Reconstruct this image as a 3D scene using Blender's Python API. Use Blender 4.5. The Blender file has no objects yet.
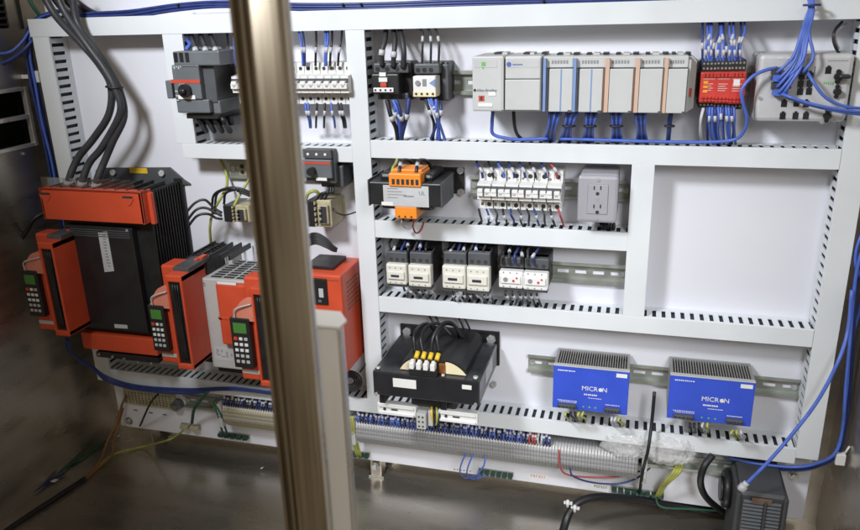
import bpy, bmesh, math, random
import numpy as np
from mathutils import Vector
random.seed(7)
S = bpy.context.scene
COL = S.collection
# ------------------------------------------------------------------ camera, light, exposure
CAM = Vector((.3714, -1.0, .1737))
RX, RY, RZ, FPX = .32930, .27980, -.02840, 744.45
fw = Vector((-math.sin(RY)*math.cos(RX), math.cos(RY)*math.cos(RX), -math.sin(RX)))
r0 = fw.cross(Vector((0, 0, 1))).normalized(); u0 = r0.cross(fw)
CR = math.cos(RZ)*r0 + math.sin(RZ)*u0
CU = -math.sin(RZ)*r0 + math.cos(RZ)*u0
cd = bpy.data.cameras.new('camera'); cam = bpy.data.objects.new('camera', cd); COL.objects.link(cam)
from mathutils import Matrix
cam.matrix_world = Matrix(((CR.x, CU.x, -fw.x, CAM.x), (CR.y, CU.y, -fw.y, CAM.y), (CR.z, CU.z, -fw.z, CAM.z), (0, 0, 0, 1)))
cd.sensor_width = 36; cd.lens = 36*FPX/860; cd.clip_start = .01; cd.clip_end = 100
cd.dof.use_dof = True; cd.dof.focus_distance = 1.0; cd.dof.aperture_fstop = 9
S.camera = cam
W = bpy.data.worlds.new('World'); S.world = W; W.use_nodes = True
nt = W.node_tree; nt.nodes.clear()
wo = nt.nodes.new('ShaderNodeOutputWorld'); bg = nt.nodes.new('ShaderNodeBackground')
tc = nt.nodes.new('ShaderNodeTexCoord'); nz = nt.nodes.new('ShaderNodeTexNoise'); rp = nt.nodes.new('ShaderNodeValToRGB')
nz.inputs['Scale'].default_value = 2.3; nz.inputs['Detail'].default_value = 3
rp.color_ramp.elements[0].position = .42; rp.color_ramp.elements[0].color = (.09, .065, .04, 1)
rp.color_ramp.elements[1].position = .60; rp.color_ramp.elements[1].color = (.62, .54, .42, 1)
nt.links.new(tc.outputs['Generated'], nz.inputs['Vector']); nt.links.new(nz.outputs['Fac'], rp.inputs['Fac'])
nt.links.new(rp.outputs['Color'], bg.inputs['Color']); nt.links.new(bg.outputs[0], wo.inputs['Surface'])
bg.inputs['Strength'].default_value = .86
def lamp(name, loc, power, size, color, aim=None, spot=None, blend=.6):
    l = bpy.data.lights.new(name, 'SPOT' if spot else 'POINT'); l.energy = power; l.shadow_soft_size = size; l.color = color
    o = bpy.data.objects.new(name, l); COL.objects.link(o); o.location = loc
    if spot:
        l.spot_size = math.radians(spot); l.spot_blend = blend
        o.rotation_euler = (Vector(aim)-Vector(loc)).to_track_quat('-Z', 'Y').to_euler()
    return o
lamp('cabinet_lamp', (-.24, -.88, .66), 60, .10, (.93, .96, 1.0), aim=(.10, .04, .19), spot=82, blend=.75)
lamp('lower_right_fill', (.80, -1.15, .45), 76, .22, (.95, .97, 1.0), aim=(.44, .04, -.50), spot=54, blend=1.)  # added fill spot, no such lamp in view; brightens the lower right
S.view_settings.view_transform = 'Standard'; S.view_settings.look = 'None'; S.view_settings.exposure = 0; S.view_settings.gamma = 1
S.cycles.use_denoising = True
S.cycles.max_bounces = 8
# ------------------------------------------------------------------ helpers
D = .042                                            # depth of the wiring ducts: the mounting panel lies at y = D
def ray(x, y): return fw + CR*((x-430)/FPX) + CU*((265-y)/FPX)
def at(x, y, Y=0.):                                  # the point of the plane y = Y seen at photo position x, y
    d = ray(x, y); return CAM + d*((Y-CAM.y)/d.y)
def onx(x, y, X): d = ray(x, y); return CAM + d*((X-CAM.x)/d.x)
def onz(x, y, Z): d = ray(x, y); return CAM + d*((Z-CAM.z)/d.z)
MATS = {}
def mat(name, col, rough=.5, metal=0., var=.06, scale=30., bump=0., stretch=None, spec=.5, alpha=None, trans=0., rvar=.08, coat=0.):
    m = bpy.data.materials.new(name); m.use_nodes = True; n = m.node_tree; b = n.nodes['Principled BSDF']
    b.inputs['Metallic'].default_value = metal; b.inputs['Specular IOR Level'].default_value = spec
    b.inputs['Coat Weight'].default_value = coat
    t = n.nodes.new('ShaderNodeTexCoord'); no = n.nodes.new('ShaderNodeTexNoise'); no.inputs['Scale'].default_value = scale; no.inputs['Detail'].default_value = 4
    if stretch:
        mp = n.nodes.new('ShaderNodeMapping'); mp.inputs['Scale'].default_value = stretch
        n.links.new(t.outputs['Object'], mp.inputs['Vector']); n.links.new(mp.outputs[0], no.inputs['Vector'])
    else: n.links.new(t.outputs['Object'], no.inputs['Vector'])
    cr = n.nodes.new('ShaderNodeValToRGB')
    cr.color_ramp.elements[0].position = .3; cr.color_ramp.elements[1].position = .7
    cr.color_ramp.elements[0].color = tuple(c*(1-var) for c in col)+(1,); cr.color_ramp.elements[1].color = tuple(min(1, c*(1+var)) for c in col)+(1,)
    n.links.new(no.outputs['Fac'], cr.inputs['Fac']); n.links.new(cr.outputs[0], b.inputs['Base Color'])
    mr = n.nodes.new('ShaderNodeMapRange'); mr.inputs['From Min'].default_value = .3; mr.inputs['From Max'].default_value = .7
    mr.inputs['To Min'].default_value = max(.02, rough-rvar); mr.inputs['To Max'].default_value = min(1, rough+rvar)
    n.links.new(no.outputs['Fac'], mr.inputs['Value']); n.links.new(mr.outputs[0], b.inputs['Roughness'])
    if bump:
        bp = n.nodes.new('ShaderNodeBump'); bp.inputs['Strength'].default_value = bump; bp.inputs['Distance'].default_value = .001
        n.links.new(no.outputs['Fac'], bp.inputs['Height']); n.links.new(bp.outputs[0], b.inputs['Normal'])
    if trans: b.inputs['Transmission Weight'].default_value = trans
    if alpha is not None: b.inputs['Alpha'].default_value = alpha
    MATS[name] = m; return m
mat('white_sheet', (.73, .74, .80), .42, var=.02, scale=6)
mat('duct', (.70, .735, .765), .45, var=.03, scale=14)
mat('steel', (.54, .505, .45), .31, .88, var=.12, scale=6, stretch=(1.2, 1.5, 7), bump=.035, rvar=.07)
mat('floor_steel', (.54, .505, .455), .28, .88, var=.09, scale=5, stretch=(1.4, 5, 1), bump=.025, rvar=.08)
mat('post_steel', (.37, .32, .25), .36, 1., var=.36, scale=6, stretch=(26, 1, .7), bump=.10, rvar=.10)
mat('post_edge', (.74, .72, .68), .32, .7, var=.1)
mat('pale_steel', (.70, .67, .60), .42, .15, var=.06, scale=8, stretch=(9, 1, .8))
mat('block_grey', (.36, .365, .37), .5, var=.06)
mat('zinc', (.50, .51, .47), .34, 1., var=.12, scale=40)
mat('rail', (.36, .385, .35), .42, .55, var=.12, scale=50)
mat('screw', (.60, .61, .61), .35, .65, var=.2, scale=200)
mat('black', (.016, .016, .018), .42, var=.2)
mat('black_gloss', (.02, .021, .025), .24, var=.2)
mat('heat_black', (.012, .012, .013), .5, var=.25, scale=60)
mat('dark_grey', (.075, .08, .088), .45, var=.12)
mat('mid_grey', (.125, .138, .152), .45, var=.08)
mat('pale_grey', (.47, .475, .465), .45, var=.05)
mat('plc_grey', (.52, .535, .535), .48, var=.04)
mat('outlet_grey', (.34, .335, .37), .4, var=.05)
mat('switch_grey', (.50, .505, .52), .42, var=.05)
mat('orange_red', (.60, .078, .031), .40, var=.08, scale=20)
mat('orange_pale', (.62, .22, .15), .5, var=.08)
mat('orange', (.85, .27, .025), .45, var=.06)
mat('red', (.56, .045, .035), .42, var=.08)
mat('beige', (.69, .675, .61), .5, var=.05)
mat('dirty_beige', (.42, .38, .25), .5, var=.18, scale=80)
mat('white', (.76, .76, .75), .45, var=.03)
mat('paper', (.78, .78, .76), .6, var=.03)
mat('grey_paper', (.50, .51, .52), .5, var=.06)
mat('ink', (.03, .03, .035), .6)
mat('blue_ink', (.08, .14, .42), .6)
mat('print_red', (.55, .06, .03), .6)
mat('print_grey', (.25, .25, .27), .6)
mat('psu_blue', (.035, .085, .58), .38, var=.06)
mat('fin', (.34, .34, .33), .45, .3, var=.08)
mat('stripe_blue', (.20, .30, .54), .5)
mat('stripe_tan', (.60, .42, .33), .5)
mat('stripe_brown', (.16, .09, .06), .5)
mat('blue_wire', (.075, .145, .54), .42, var=.12, scale=60)
mat('navy_wire', (.022, .04, .17), .42, var=.15, scale=60)
mat('grey_cable', (.036, .038, .044), .48, var=.15, scale=60)
mat('black_wire', (.013, .013, .016), .42, var=.2)
mat('green_wire', (.02, .09, .05), .45, var=.15)
mat('ground_wire', (.36, .38, .08), .45, var=.25, scale=60)
mat('yellow', (.75, .50, .03), .45, var=.1)
mat('brown_wire', (.24, .11, .045), .45, var=.15)
mat('red_wire', (.38, .06, .06), .45)
mat('white_wire', (.50, .51, .55), .45)
mat('cream', (.80, .71, .48), .55, var=.08)
mat('copper', (.35, .14, .04), .4, .6)
mat('lcd', (.07, .22, .045), .25, var=.1)
mat('green_block', (.014, .055, .04), .45)
mat('heater_grey', (.05, .052, .058), .5, var=.08)
mat('led', (.15, .5, .1), .4)
mat('amber', (.8, .35, .03), .4)
mat('clear', (.95, .96, .97), .08, var=.0, trans=1., alpha=.35)
m = mat('wrap', (.90, .91, .93), .10, var=.04, scale=55, bump=.35, alpha=.36, spec=1.0)
n_ = m.node_tree; vo = n_.nodes.new('ShaderNodeTexVoronoi'); vo.inputs['Scale'].default_value = 170; vo.feature = 'SMOOTH_F1'
b2 = n_.nodes.new('ShaderNodeBump'); b2.inputs['Strength'].default_value = .9; b2.inputs['Distance'].default_value = .0015; b1 = n_.nodes['Bump']
tc2 = n_.nodes['Texture Coordinate']; n_.links.new(tc2.outputs['Object'], vo.inputs['Vector']); n_.links.new(vo.outputs['Distance'], b2.inputs['Height']); n_.links.new(b1.outputs[0], b2.inputs['Normal']); n_.links.new(b2.outputs[0], n_.nodes['Principled BSDF'].inputs['Normal'])
mat('fill', (.02, .024, .045), .7, var=.7, scale=160)
class MB:
    def __init__(s): s.v = []; s.f = []; s.sm = []
    def add(s, vs, fs, smooth=False):
        o = len(s.v); s.v += [Vector(v) for v in vs]; s.f += [tuple(i+o for i in f) for f in fs]; s.sm += [smooth]*len(fs); return s
    def box(s, x0, x1, y0, y1, z0, z1, b=0.):
        x0, x1 = sorted((x0, x1)); y0, y1 = sorted((y0, y1)); z0, z1 = sorted((z0, z1))
        b = min(b, (x1-x0)*.45, (y1-y0)*.45, (z1-z0)*.45)
        if b <= 0:
            v = [(x, y, z) for x in (x0, x1) for y in (y0, y1) for z in (z0, z1)]
            return s.add(v, [(0, 1, 3, 2), (4, 6, 7, 5), (0, 4, 5, 1), (2, 3, 7, 6), (0, 2, 6, 4), (1, 5, 7, 3)])
        bm = bmesh.new(); bmesh.ops.create_cube(bm, size=1)
        for q in bm.verts: q.co = Vector(((x0+x1)/2+q.co.x*(x1-x0), (y0+y1)/2+q.co.y*(y1-y0), (z0+z1)/2+q.co.z*(z1-z0)))
        bmesh.ops.bevel(bm, geom=bm.edges[:], offset=b, segments=2, affect='EDGES', profile=.5)
        bm.verts.index_update(); s.add([q.co.copy() for q in bm.verts], [tuple(q.index for q in f.verts) for f in bm.faces]); bm.free(); return s
    def prism(s, poly, vec):                         # polygon of world points swept along vec
        n = len(poly); vec = Vector(vec); a = [Vector(q) for q in poly]
        return s.add(a+[q+vec for q in a], [tuple(range(n)), tuple(range(2*n-1, n-1, -1))]+[(i, i+n, (i+1) % n+n, (i+1) % n) for i in range(n)])
    def cyl(s, p0, p1, r, n=14, r1=None):
        p0, p1 = Vector(p0), Vector(p1); r1 = r if r1 is None else r1; d = (p1-p0).normalized()
        a = d.orthogonal().normalized(); b = d.cross(a); c = [(math.cos(2*math.pi*i/n), math.sin(2*math.pi*i/n)) for i in range(n)]
        o = len(s.v); s.v += [p0+(a*x+b*y)*r for x, y in c]+[p1+(a*x+b*y)*r1 for x, y in c]
        for i in range(n): s.f.append((o+i, o+(i+1) % n, o+n+(i+1) % n, o+n+i)); s.sm.append(True)
        s.f += [tuple(range(o+n-1, o-1, -1)), tuple(range(o+n, o+2*n))]; s.sm += [False, False]; return s
    def tube(s, pts, r, n=8, sub=6):
        P = [Vector(q) for q in pts]; path = []
        if len(P) > 2:
            Q = [P[0]*2-P[1]]+P+[P[-1]*2-P[-2]]
            for i in range(1, len(Q)-2):
                for k in range(sub):
                    t = k/sub; a, b, c, d = Q[i-1:i+3]
                    path.append(.5*((2*b)+(c-a)*t+(2*a-5*b+4*c-d)*t*t+(3*b-a-3*c+d)*t**3))
            path.append(P[-1])
        else: path = P
        o = len(s.v); nrm = None; m_ = len(path)
        for i, q in enumerate(path):
            tg = (path[min(i+1, m_-1)]-path[max(i-1, 0)]).normalized()
            nrm = tg.orthogonal().normalized() if nrm is None else (nrm-tg*nrm.dot(tg)).normalized()
            bn = tg.cross(nrm)
            s.v += [q+(nrm*math.cos(2*math.pi*k/n)+bn*math.sin(2*math.pi*k/n))*r for k in range(n)]
        for i in range(m_-1):
            for k in range(n): s.f.append((o+i*n+k, o+i*n+(k+1) % n, o+(i+1)*n+(k+1) % n, o+(i+1)*n+k)); s.sm.append(True)
        s.f += [tuple(range(o+n-1, o-1, -1)), tuple(range(o+(m_-1)*n, o+m_*n))]; s.sm += [False, False]
        s.path = path; return s
    def build(s, name, m, parent=None, base=None):
        if parent is not None:
            q = parent
            while q.parent is not None: q = q.parent
            off = q.location.copy()
        elif base is not None: off = Vector(base)
        else:
            xs = [v.x for v in s.v]; ys = [v.y for v in s.v]; zs = [v.z for v in s.v]
            off = Vector(((min(xs)+max(xs))/2, (min(ys)+max(ys))/2, min(zs)))
        me = bpy.data.meshes.new(name); me.from_pydata([v-off for v in s.v], [], s.f); me.update()
        bm = bmesh.new(); bm.from_mesh(me); bmesh.ops.recalc_face_normals(bm, faces=bm.faces[:]); bm.to_mesh(me); bm.free()
        for p, q in zip(me.polygons, s.sm): p.use_smooth = q
        me.materials.append(MATS[m] if isinstance(m, str) else m)
        o = bpy.data.objects.new(name, me); COL.objects.link(o)
        if parent is not None: o.parent = parent
        else: o.location = off
        return o
def tag(o, label=None, cat=None, group=None, kind=None):
    if label: o['label'] = label
    if cat: o['category'] = cat
    if group: o['group'] = group
    if kind: o['kind'] = kind
    return o
def empty(name, label, cat, loc, group=None):
    o = bpy.data.objects.new(name, None); COL.objects.link(o); o.location = loc; o.empty_display_size = .02
    return tag(o, label, cat, group)
def text_mb(body, size, loc, align='CENTER', depth=.0002):
    cu = bpy.data.curves.new('lettering', 'FONT'); cu.body = body; cu.size = size; cu.extrude = depth; cu.align_x = align; cu.align_y = 'CENTER'; cu.resolution_u = 2
    o = bpy.data.objects.new('lettering', cu); COL.objects.link(o)
    me = o.to_mesh(); mb = MB()
    mb.add([Vector((v.co.x, -v.co.z, v.co.y))+Vector(loc) for v in me.vertices], [tuple(p.vertices) for p in me.polygons])
    o.to_mesh_clear(); bpy.data.objects.remove(o); bpy.data.curves.remove(cu); return mb
class F:                                             # a device standing off the panel: its front face seen from tl to br
    def __init__(s, name, label, cat, tl, br, d, group=None, Yb=None):
        s.yb = D if Yb is None else Yb; s.d = d; yf = s.yb-d
        a, b = at(*tl, yf), at(*br, yf); s.x0, s.z1, s.x1, s.z0 = a.x, a.z, b.x, b.z; s.w = s.x1-s.x0; s.h = s.z1-s.z0
        s.root = empty(name, label, cat, ((s.x0+s.x1)/2, s.yb, s.z0), group)
    def X(s, u): return s.x0+u*s.w
    def Z(s, w): return s.z0+w*s.h
    def uw(s, x, y, v=None):                         # photo position to fractions on the plane v off the panel
        q = at(x, y, s.yb-(s.d if v is None else v)); return (q.x-s.x0)/s.w, (q.z-s.z0)/s.h
    SPLIT = {'core_edge', 'screw_hole', 'clamp', 'terminal_bank', 'mounting_bolt', 'core_bolt', 'retaining_screw', 'cover_screw', 'winding', 'white_strip', 'white_label', 'mounting_plate', 'hinge', 'adjusting_dial'}
    def part(s, name, m, *shapes, parent=None, label=None):
        if name in s.SPLIT and len(shapes) > 1: return [s.part(name, m, q, parent=parent, label=label) for q in shapes][0]
        mb = MB()
        for q in shapes:
            if q[0] == 'b': mb.box(s.X(q[1]), s.X(q[2]), s.yb-q[3], s.yb-q[4], s.Z(q[5]), s.Z(q[6]), q[7] if len(q) > 7 else 0)
            elif q[0] == 'c': mb.cyl((s.X(q[1]), s.yb-q[4], s.Z(q[2])), (s.X(q[1]), s.yb-q[5], s.Z(q[2])), q[3], q[6] if len(q) > 6 else 14)
            elif q[0] == 'z': mb.cyl((s.X(q[1]), s.yb-q[2], s.Z(q[4])), (s.X(q[1]), s.yb-q[2], s.Z(q[5])), q[3])
            elif q[0] == 'p': mb.prism([(s.X(u), s.yb-q[2], s.Z(w)) for u, w in q[1]], (0, -(q[3]-q[2]), 0))      # outline in u, w
            elif q[0] == 's': mb.prism([(s.X(q[2]), s.yb-v, s.Z(w)) for v, w in q[1]], (s.X(q[3])-s.X(q[2]), 0, 0))  # side profile in v, w
        o = mb.build(name, m, parent or s.root)
        if label: o['label'] = label
        return o
    def text(s, body, size, u, w, v, m='ink', parent=None, align='CENTER'):
        return text_mb(body, size, (s.X(u), s.yb-v-.0003, s.Z(w)), align).build('lettering', m, parent or s.root)
def dup(root, dx, dz, label=None, dy=0):
    r = root.copy(); COL.objects.link(r); r.location = root.location+Vector((dx, dy, dz))
    if label: r['label'] = label
    for ch in root.children:
        c = ch.copy(); COL.objects.link(c); c.parent = r
        for g in ch.children:
            e = g.copy(); COL.objects.link(e); e.parent = c
    return r
ORD = 'first second third fourth fifth sixth seventh eighth ninth tenth eleventh twelfth thirteenth fourteenth fifteenth sixteenth seventeenth eighteenth nineteenth twentieth'.split()
def wire(pts, r, m, label, cat='wire', name='wire', group=None, sleeve=None, n=8, sub=6, world=False):
    P = [Vector(q) if world else at(*q) for q in pts]
    mb = MB().tube(P, r, n, sub); o = mb.build(name, m, base=P[0]); tag(o, label, cat, group)
    if sleeve:
        for s0 in (sleeve if isinstance(sleeve, (list, tuple)) else [sleeve]):
            k = min(len(mb.path)-2, max(0, int(s0*(len(mb.path)-1)))); a, b = mb.path[k], mb.path[k+1]; d_ = (b-a).normalized()
            MB().cyl(a, a+d_*.0075, r*1.25, 8).build('marker_sleeve', 'white_wire', o)
    return o
def jit(s): return random.uniform(-s, s)
# ------------------------------------------------------------------ the setting: cabinet
XL, XR, ZF, YB = -.6, .672, -.6, .085
tag(MB().box(XL-.6, XR+.6, -1.2, YB+.01, ZF-.01, ZF).build('floor', 'floor_steel'), kind='structure')
tag(MB().box(XL-.6, XR+.6, YB, YB+.006, ZF, .55).build('wall_back', 'steel'), kind='structure')
lw = MB()
holes = [((-.036, -.018, .03), (.012, -.018, .03)), ]
# left wall built round a two-bay opening and an upper louvred opening
oy0, oy1 = -.16, .0135
for (ya, yb, za, zb) in ((oy1, YB, ZF, .55), (-.72, oy0, ZF, .55), (oy0, oy1, ZF, -.0175), (oy0, oy1, .0715, .165), (oy0, oy1, .26, .55)):
    lw.box(XL-.004, XL, ya, yb, za, zb)
wl = tag(lw.build('wall_left', 'steel'), kind='structure')
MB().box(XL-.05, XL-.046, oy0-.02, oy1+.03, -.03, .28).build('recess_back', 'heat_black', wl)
fr = MB()
for za, zb in ((-.0215, -.0155), (.024, .031), (.0685, .0745)): fr.box(XL-.002, XL+.006, oy0, oy1+.006, za, zb, .0008)
fr.box(XL-.002, XL+.0065, oy1-.002, oy1+.0045, -.0215, .0745, .0008)
fr.build('opening_frame', 'post_edge', wl)
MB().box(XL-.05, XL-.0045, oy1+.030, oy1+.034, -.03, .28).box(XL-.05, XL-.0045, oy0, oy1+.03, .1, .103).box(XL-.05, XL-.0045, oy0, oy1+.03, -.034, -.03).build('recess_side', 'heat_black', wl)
gl = MB()
for k in range(9): gl.box(XL-.02, XL-.001, oy0, oy1+.022, .169+k*.0095, .1725+k*.0095)
gl.box(XL-.001, XL+.003, oy1+.0215, oy1+.0265, .163, .26)
gl.build('louvre', 'black', wl)
MB().cyl((XL, -.012, -.03), (XL+.003, -.012, -.03), .003).build('rivet', 'screw', wl)
tag(MB().box(XR, XR+.004, -.72, YB, ZF, .55).build('wall_right', 'steel'), kind='structure')
# mounting panel
a, b = at(125.5, 424.7, D), at(724.5, 509.5, D)
tag(MB().box(-.553, .642, D, D+.004, -.5635, .222, .001).build('back_plate', 'white_sheet'), 'big white enamelled sheet steel plate carrying the ducts and devices', 'back plate')
# ------------------------------------------------------------------ wiring ducts
PITCH = .0126
def duct(label, axis, a0, a1, b0, b1, slots=(True, True), lid=None):
    ax = (lambda a_, b_, y: (a_, y, b_)) if axis == 'x' else (lambda a_, b_, y: (b_, y, a_))
    def bx(mb, a_, b_, y0, y1, c0, c1, bev=0):
        p, q = ax(a_, c0, y0), ax(b_, c1, y1); mb.box(p[0], q[0], p[1], q[1], p[2], q[2], bev)
    base = ax((a0+a1)/2, (b0+b1)/2, D); root = empty('wiring_duct', label, 'wiring duct', base, 'white slotted wiring ducts on the panel')
    ch = MB(); t = .0016
    bx(ch, a0, a1, D-.0018, D-.0002, b0, b1)
    for b_, s in ((b0, 1), (b1, -1)):
        c0, c1 = sorted((b_, b_+s*t))
        bx(ch, a0, a1, D-.010, D-.0018, c0, c1)
        n = max(1, int((a1-a0)/PITCH)); p = (a1-a0)/n
        for k in range(n):
            bx(ch, a0+k*p+p*.21, a0+k*p+p*.79-.0, .0035, D-.010, c0, c1)
            # rounded slot ends
        bx(ch, a0, a1, .0018, .0035, c0, c1)
    ch.build('channel', 'duct', root)
    fl_ = MB(); bx(fl_, a0+.003, a1-.003, .006, D-.003, b0+.0035, b1-.0035); fl_.build('dark_wire_fill', 'fill', root)  # dark block for the packed wires, put in to darken the slots
    l0, l1 = lid or (a0, a1)
    bx_ = MB(); bx(bx_, l0, l1, 0, .0016, b0-.0008, b1+.0008, .0005)
    bx(bx_, l0, l1, .0016, .0042, b0-.0008, b0-.0001); bx(bx_, l0, l1, .0016, .0042, b1+.0001, b1+.0008)
    bx_.build('cover', 'duct', root); return root
H1, H1T = .1519, .1768
duct('long white duct running along the top edge of the panel', 'x', -.552, .645, H1, H1T)
duct('white upright duct at the far left behind the thick grey cables', 'z', -.4195, H1-.001, -.5478, -.5195)
duct('white upright duct just right of the red drives', 'z', -.4195, H1-.001, -.0270, -.0006)
duct('widest white upright duct at the right end of the panel', 'z', -.4335, H1-.001, .6096, .6370)
duct('white level duct under the controller modules and red relays', 'x', .0006, .6084, -.0236, 0)
duct('white level duct under the orange terminal transformer and outlet', 'x', .0006, .3633, -.1430, -.1186)
duct('white level duct above the two blue power supplies', 'x', .0006, .6084, -.2626, -.2392)
duct('bottom white duct passing under the drives and blue supplies', 'x', -.5480, .6088, -.4425, -.4200)
duct('short white upright duct right of the grey outlet box', 'z', -.2386, -.0242, .3640, .3914)
duct('short white level duct under the large grey motor switch', 'x', -.308, -.0278, -.0312, -.0105)
# short upright stub left of the motor switch
duct('short white upright duct behind the large grey motor switch', 'z', -.0097, H1-.001, -.316, -.284)
# ------------------------------------------------------------------ DIN rails
def rail(label, x0, x1, z, h=.034):
    mb = MB(); yb = D
    n = max(1, int((x1-x0)/.025)); p = (x1-x0)/n
    # centre web with slots, plus two stepped lips
    mb.box(x0, x1, yb-.0016, yb-.0003, z-h*.36, z-h*.09); mb.box(x0, x1, yb-.0016, yb-.0003, z+h*.09, z+h*.36)
    for k in range(n+1):
        c = x0+k*p; mb.box(max(x0, c-.0045), min(x1, c+.0045), yb-.0016, yb-.0003, z-h*.09, z+h*.09)
    for s in (-1, 1):
        mb.box(x0, x1, yb-.0075, yb-.0016, z+s*h*.36-.0006, z+s*h*.36+.0006); mb.box(x0, x1, yb-.0087, yb-.0075, z+s*h*.36-.0006*s, z+s*h*.5)
    o = mb.build('din_rail', 'rail'); tag(o, label, 'mounting rail', 'slotted metal rails behind the devices'); 
    for s in (x0+.006, x1-.006): MB().cyl((s, yb-.0016, z), (s, yb-.0035, z), .0042).build('screw', 'screw', o)
    return o
def rz(x, y): return at(x, y, D-.005).z
def rx(x, y): return at(x, y, D-.005).x
rail('slotted rail behind the row of controller modules', rx(446, 83), rx(757, 86), rz(458, 82.5), .033)
rail('slotted rail behind the row of white breakers and the outlet', rx(470, 180), .3632, rz(571, 189), .030)
rail('slotted rail continuing right of the third contactor pair', .01, .3632, rz(588, 273), .031)
rail('slotted rail behind the two blue power supplies', rx(528, 365), .6088, rz(649, 374), .030)
rail('slotted rail behind the breakers beside the steel post', -.283, -.0278, rz(320, 82), .033)
rail('short slotted rail behind the small grey motor switch', rx(228, 160), -.0278, rz(342, 172), .030)
rail('rail carrying the bottom rows of terminal blocks', rx(185, 403), .57, rz(690, 463), .026)
# ------------------------------------------------------------------ row 1: PLC
SCR = lambda us, w, v, r=.0022: [('c', u, w, r, v-.002, v+.0006) for u in us]
def clip_tabs(f, us):                                # black locking tabs standing over the top of a module
    for u0, u1, m in us: f.part('mounting_tab', m, ('b', u0, u1, .02, .045, .985, 1.035))
f = F('controller_power_supply', 'pale grey controller module with small red square and blank labels', 'controller module', (472, 56.5), (504, 111.5), .085)
f.part('body', 'plc_grey', ('b', 0, .985, 0, .085, 0, 1, .002))
f.part('side_cover', 'pale_grey', ('b', .90, .985, .085, .0865, .03, .97))
f.part('nameplate', 'grey_paper', ('b', .06, .78, .085, .0854, .80, .93)); f.part('status_light', 'led', ('b', .3, .42, .0854, .0858, .83, .90), ('b', .32, .36, .0854, .0858, .78, .81))
f.part('warning_square', 'print_red', ('b', .2, .38, .085, .0856, .19, .29)); f.part('fuse_mark', 'ink', ('b', .265, .315, .0856, .086, .205, .275))
f.part('blank_label', 'paper', ('b', .51, .74, .085, .0857, .29, .36)); f.part('blank_label', 'paper', ('b', .18, .64, .085, .0857, .09, .15))
f.part('maker_mark', 'ink', ('c', .08, .39, .0018, .085, .0856)); f.text('Allen-Bradley', .0048, .14, .388, .0852, 'print_grey', align='LEFT')
clip_tabs(f, [(.5, .7, 'black'), (.76, .92, 'pale_grey')])
f = F('controller_processor', 'pale grey controller module with blue round logo and hinged lid', 'controller module', (504.5, 56.5), (541, 112), .083)
f.part('body', 'plc_grey', ('b', 0, .985, 0, .08, 0, 1, .002)); f.part('hinged_lid', 'plc_grey', ('b', .02, .965, .08, .084, .03, .585, .001))
f.part('upper_cover', 'plc_grey', ('b', .02, .965, .08, .083, .60, .975, .001))
f.part('nameplate', 'grey_paper', ('b', .05, .93, .083, .0833, .80, .93)); f.part('maker_mark', 'blue_ink', ('c', .12, .86, .003, .0833, .0838)); f.part('maker_print', 'blue_ink', *[('b', .22+.03*q, .243+.03*q, .0833, .0836, .845, .865) for q in range(9)])
clip_tabs(f, [(.38, .53, 'black'), (.56, .68, 'pale_grey'), (.88, 1.02, 'black')])
xs = [541.5, 572, 602, 632.5, 662.5, 685.5]
kinds = [('blue', 'pale grey input module with blue stripes next to the processor'), ('blue', 'pale grey input module with blue stripes, second from processor'),
         ('tan', 'tan striped output module touching the blue striped input modules'), ('tan', 'middle one of the three tan striped output modules'), ('tan', 'tan striped output module beside the slanted end cap')]
for i, (k, lab) in enumerate(kinds):
    f = F('controller_io_module', lab, 'controller module', (xs[i], 57-.1*i), (xs[i+1], 113+.4*i), .08, 'striped input and output modules')
    f.part('body', 'plc_grey', ('b', .0, .985, 0, .066, 0, 1, .0015), ('b', .03, .97, .066, .072, .8, .99, .001))
    f.part('terminal_door', 'plc_grey', ('b', .25, .985, .066, .078, .015, .785, .001))
    f.part('door_edge', 'ink', ('b', .22, .99, .066, .0725, .785, .796), *([('b', .955, .985, .078, .0785, .02, .78)] if i == 4 else []))
    if k == 'blue': f.part('stripe', 'stripe_blue', ('b', .05, .14, .066, .0785, .02, .97)); f.part('stripe', 'stripe_blue', ('b', .60, .64, .078, .0785, .02, .78))
    else: f.part('stripe', 'stripe_brown', ('b', .05, .12, .066, .0789, .02, .79)); f.part('stripe', 'stripe_tan', ('b', .12, .24, .066, .0788, .02, .97))
    f.part('channel_marks', 'print_grey', *[('b', .3+.09*q, .36+.09*q, .072, .0723, .87, .93) for q in range(6)])
    f.part('latch', 'dark_grey', ('b', .86, .96, .078, .081, .01, .05))
    clip_tabs(f, [(.38, .52, 'black'), (.6, .8, 'pale_grey'), (.9, 1.08, 'black')])
f = F('controller_end_cap', 'slanted grey end cap closing the row of modules', 'end cap', (686, 57), (694, 114), .07)
f.part('body', 'pale_grey', ('p', [(0, 0), (0, 1), (.6, .99), (1, .9), (1, .06), (.6, 0)], 0, .045), ('s', [(.045, .0), (.07, .03), (.07, .95), (.045, .99)], 0, .45))
f.part('latch', 'print_red', ('b', .5, .75, .045, .049, .28, .42))
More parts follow.
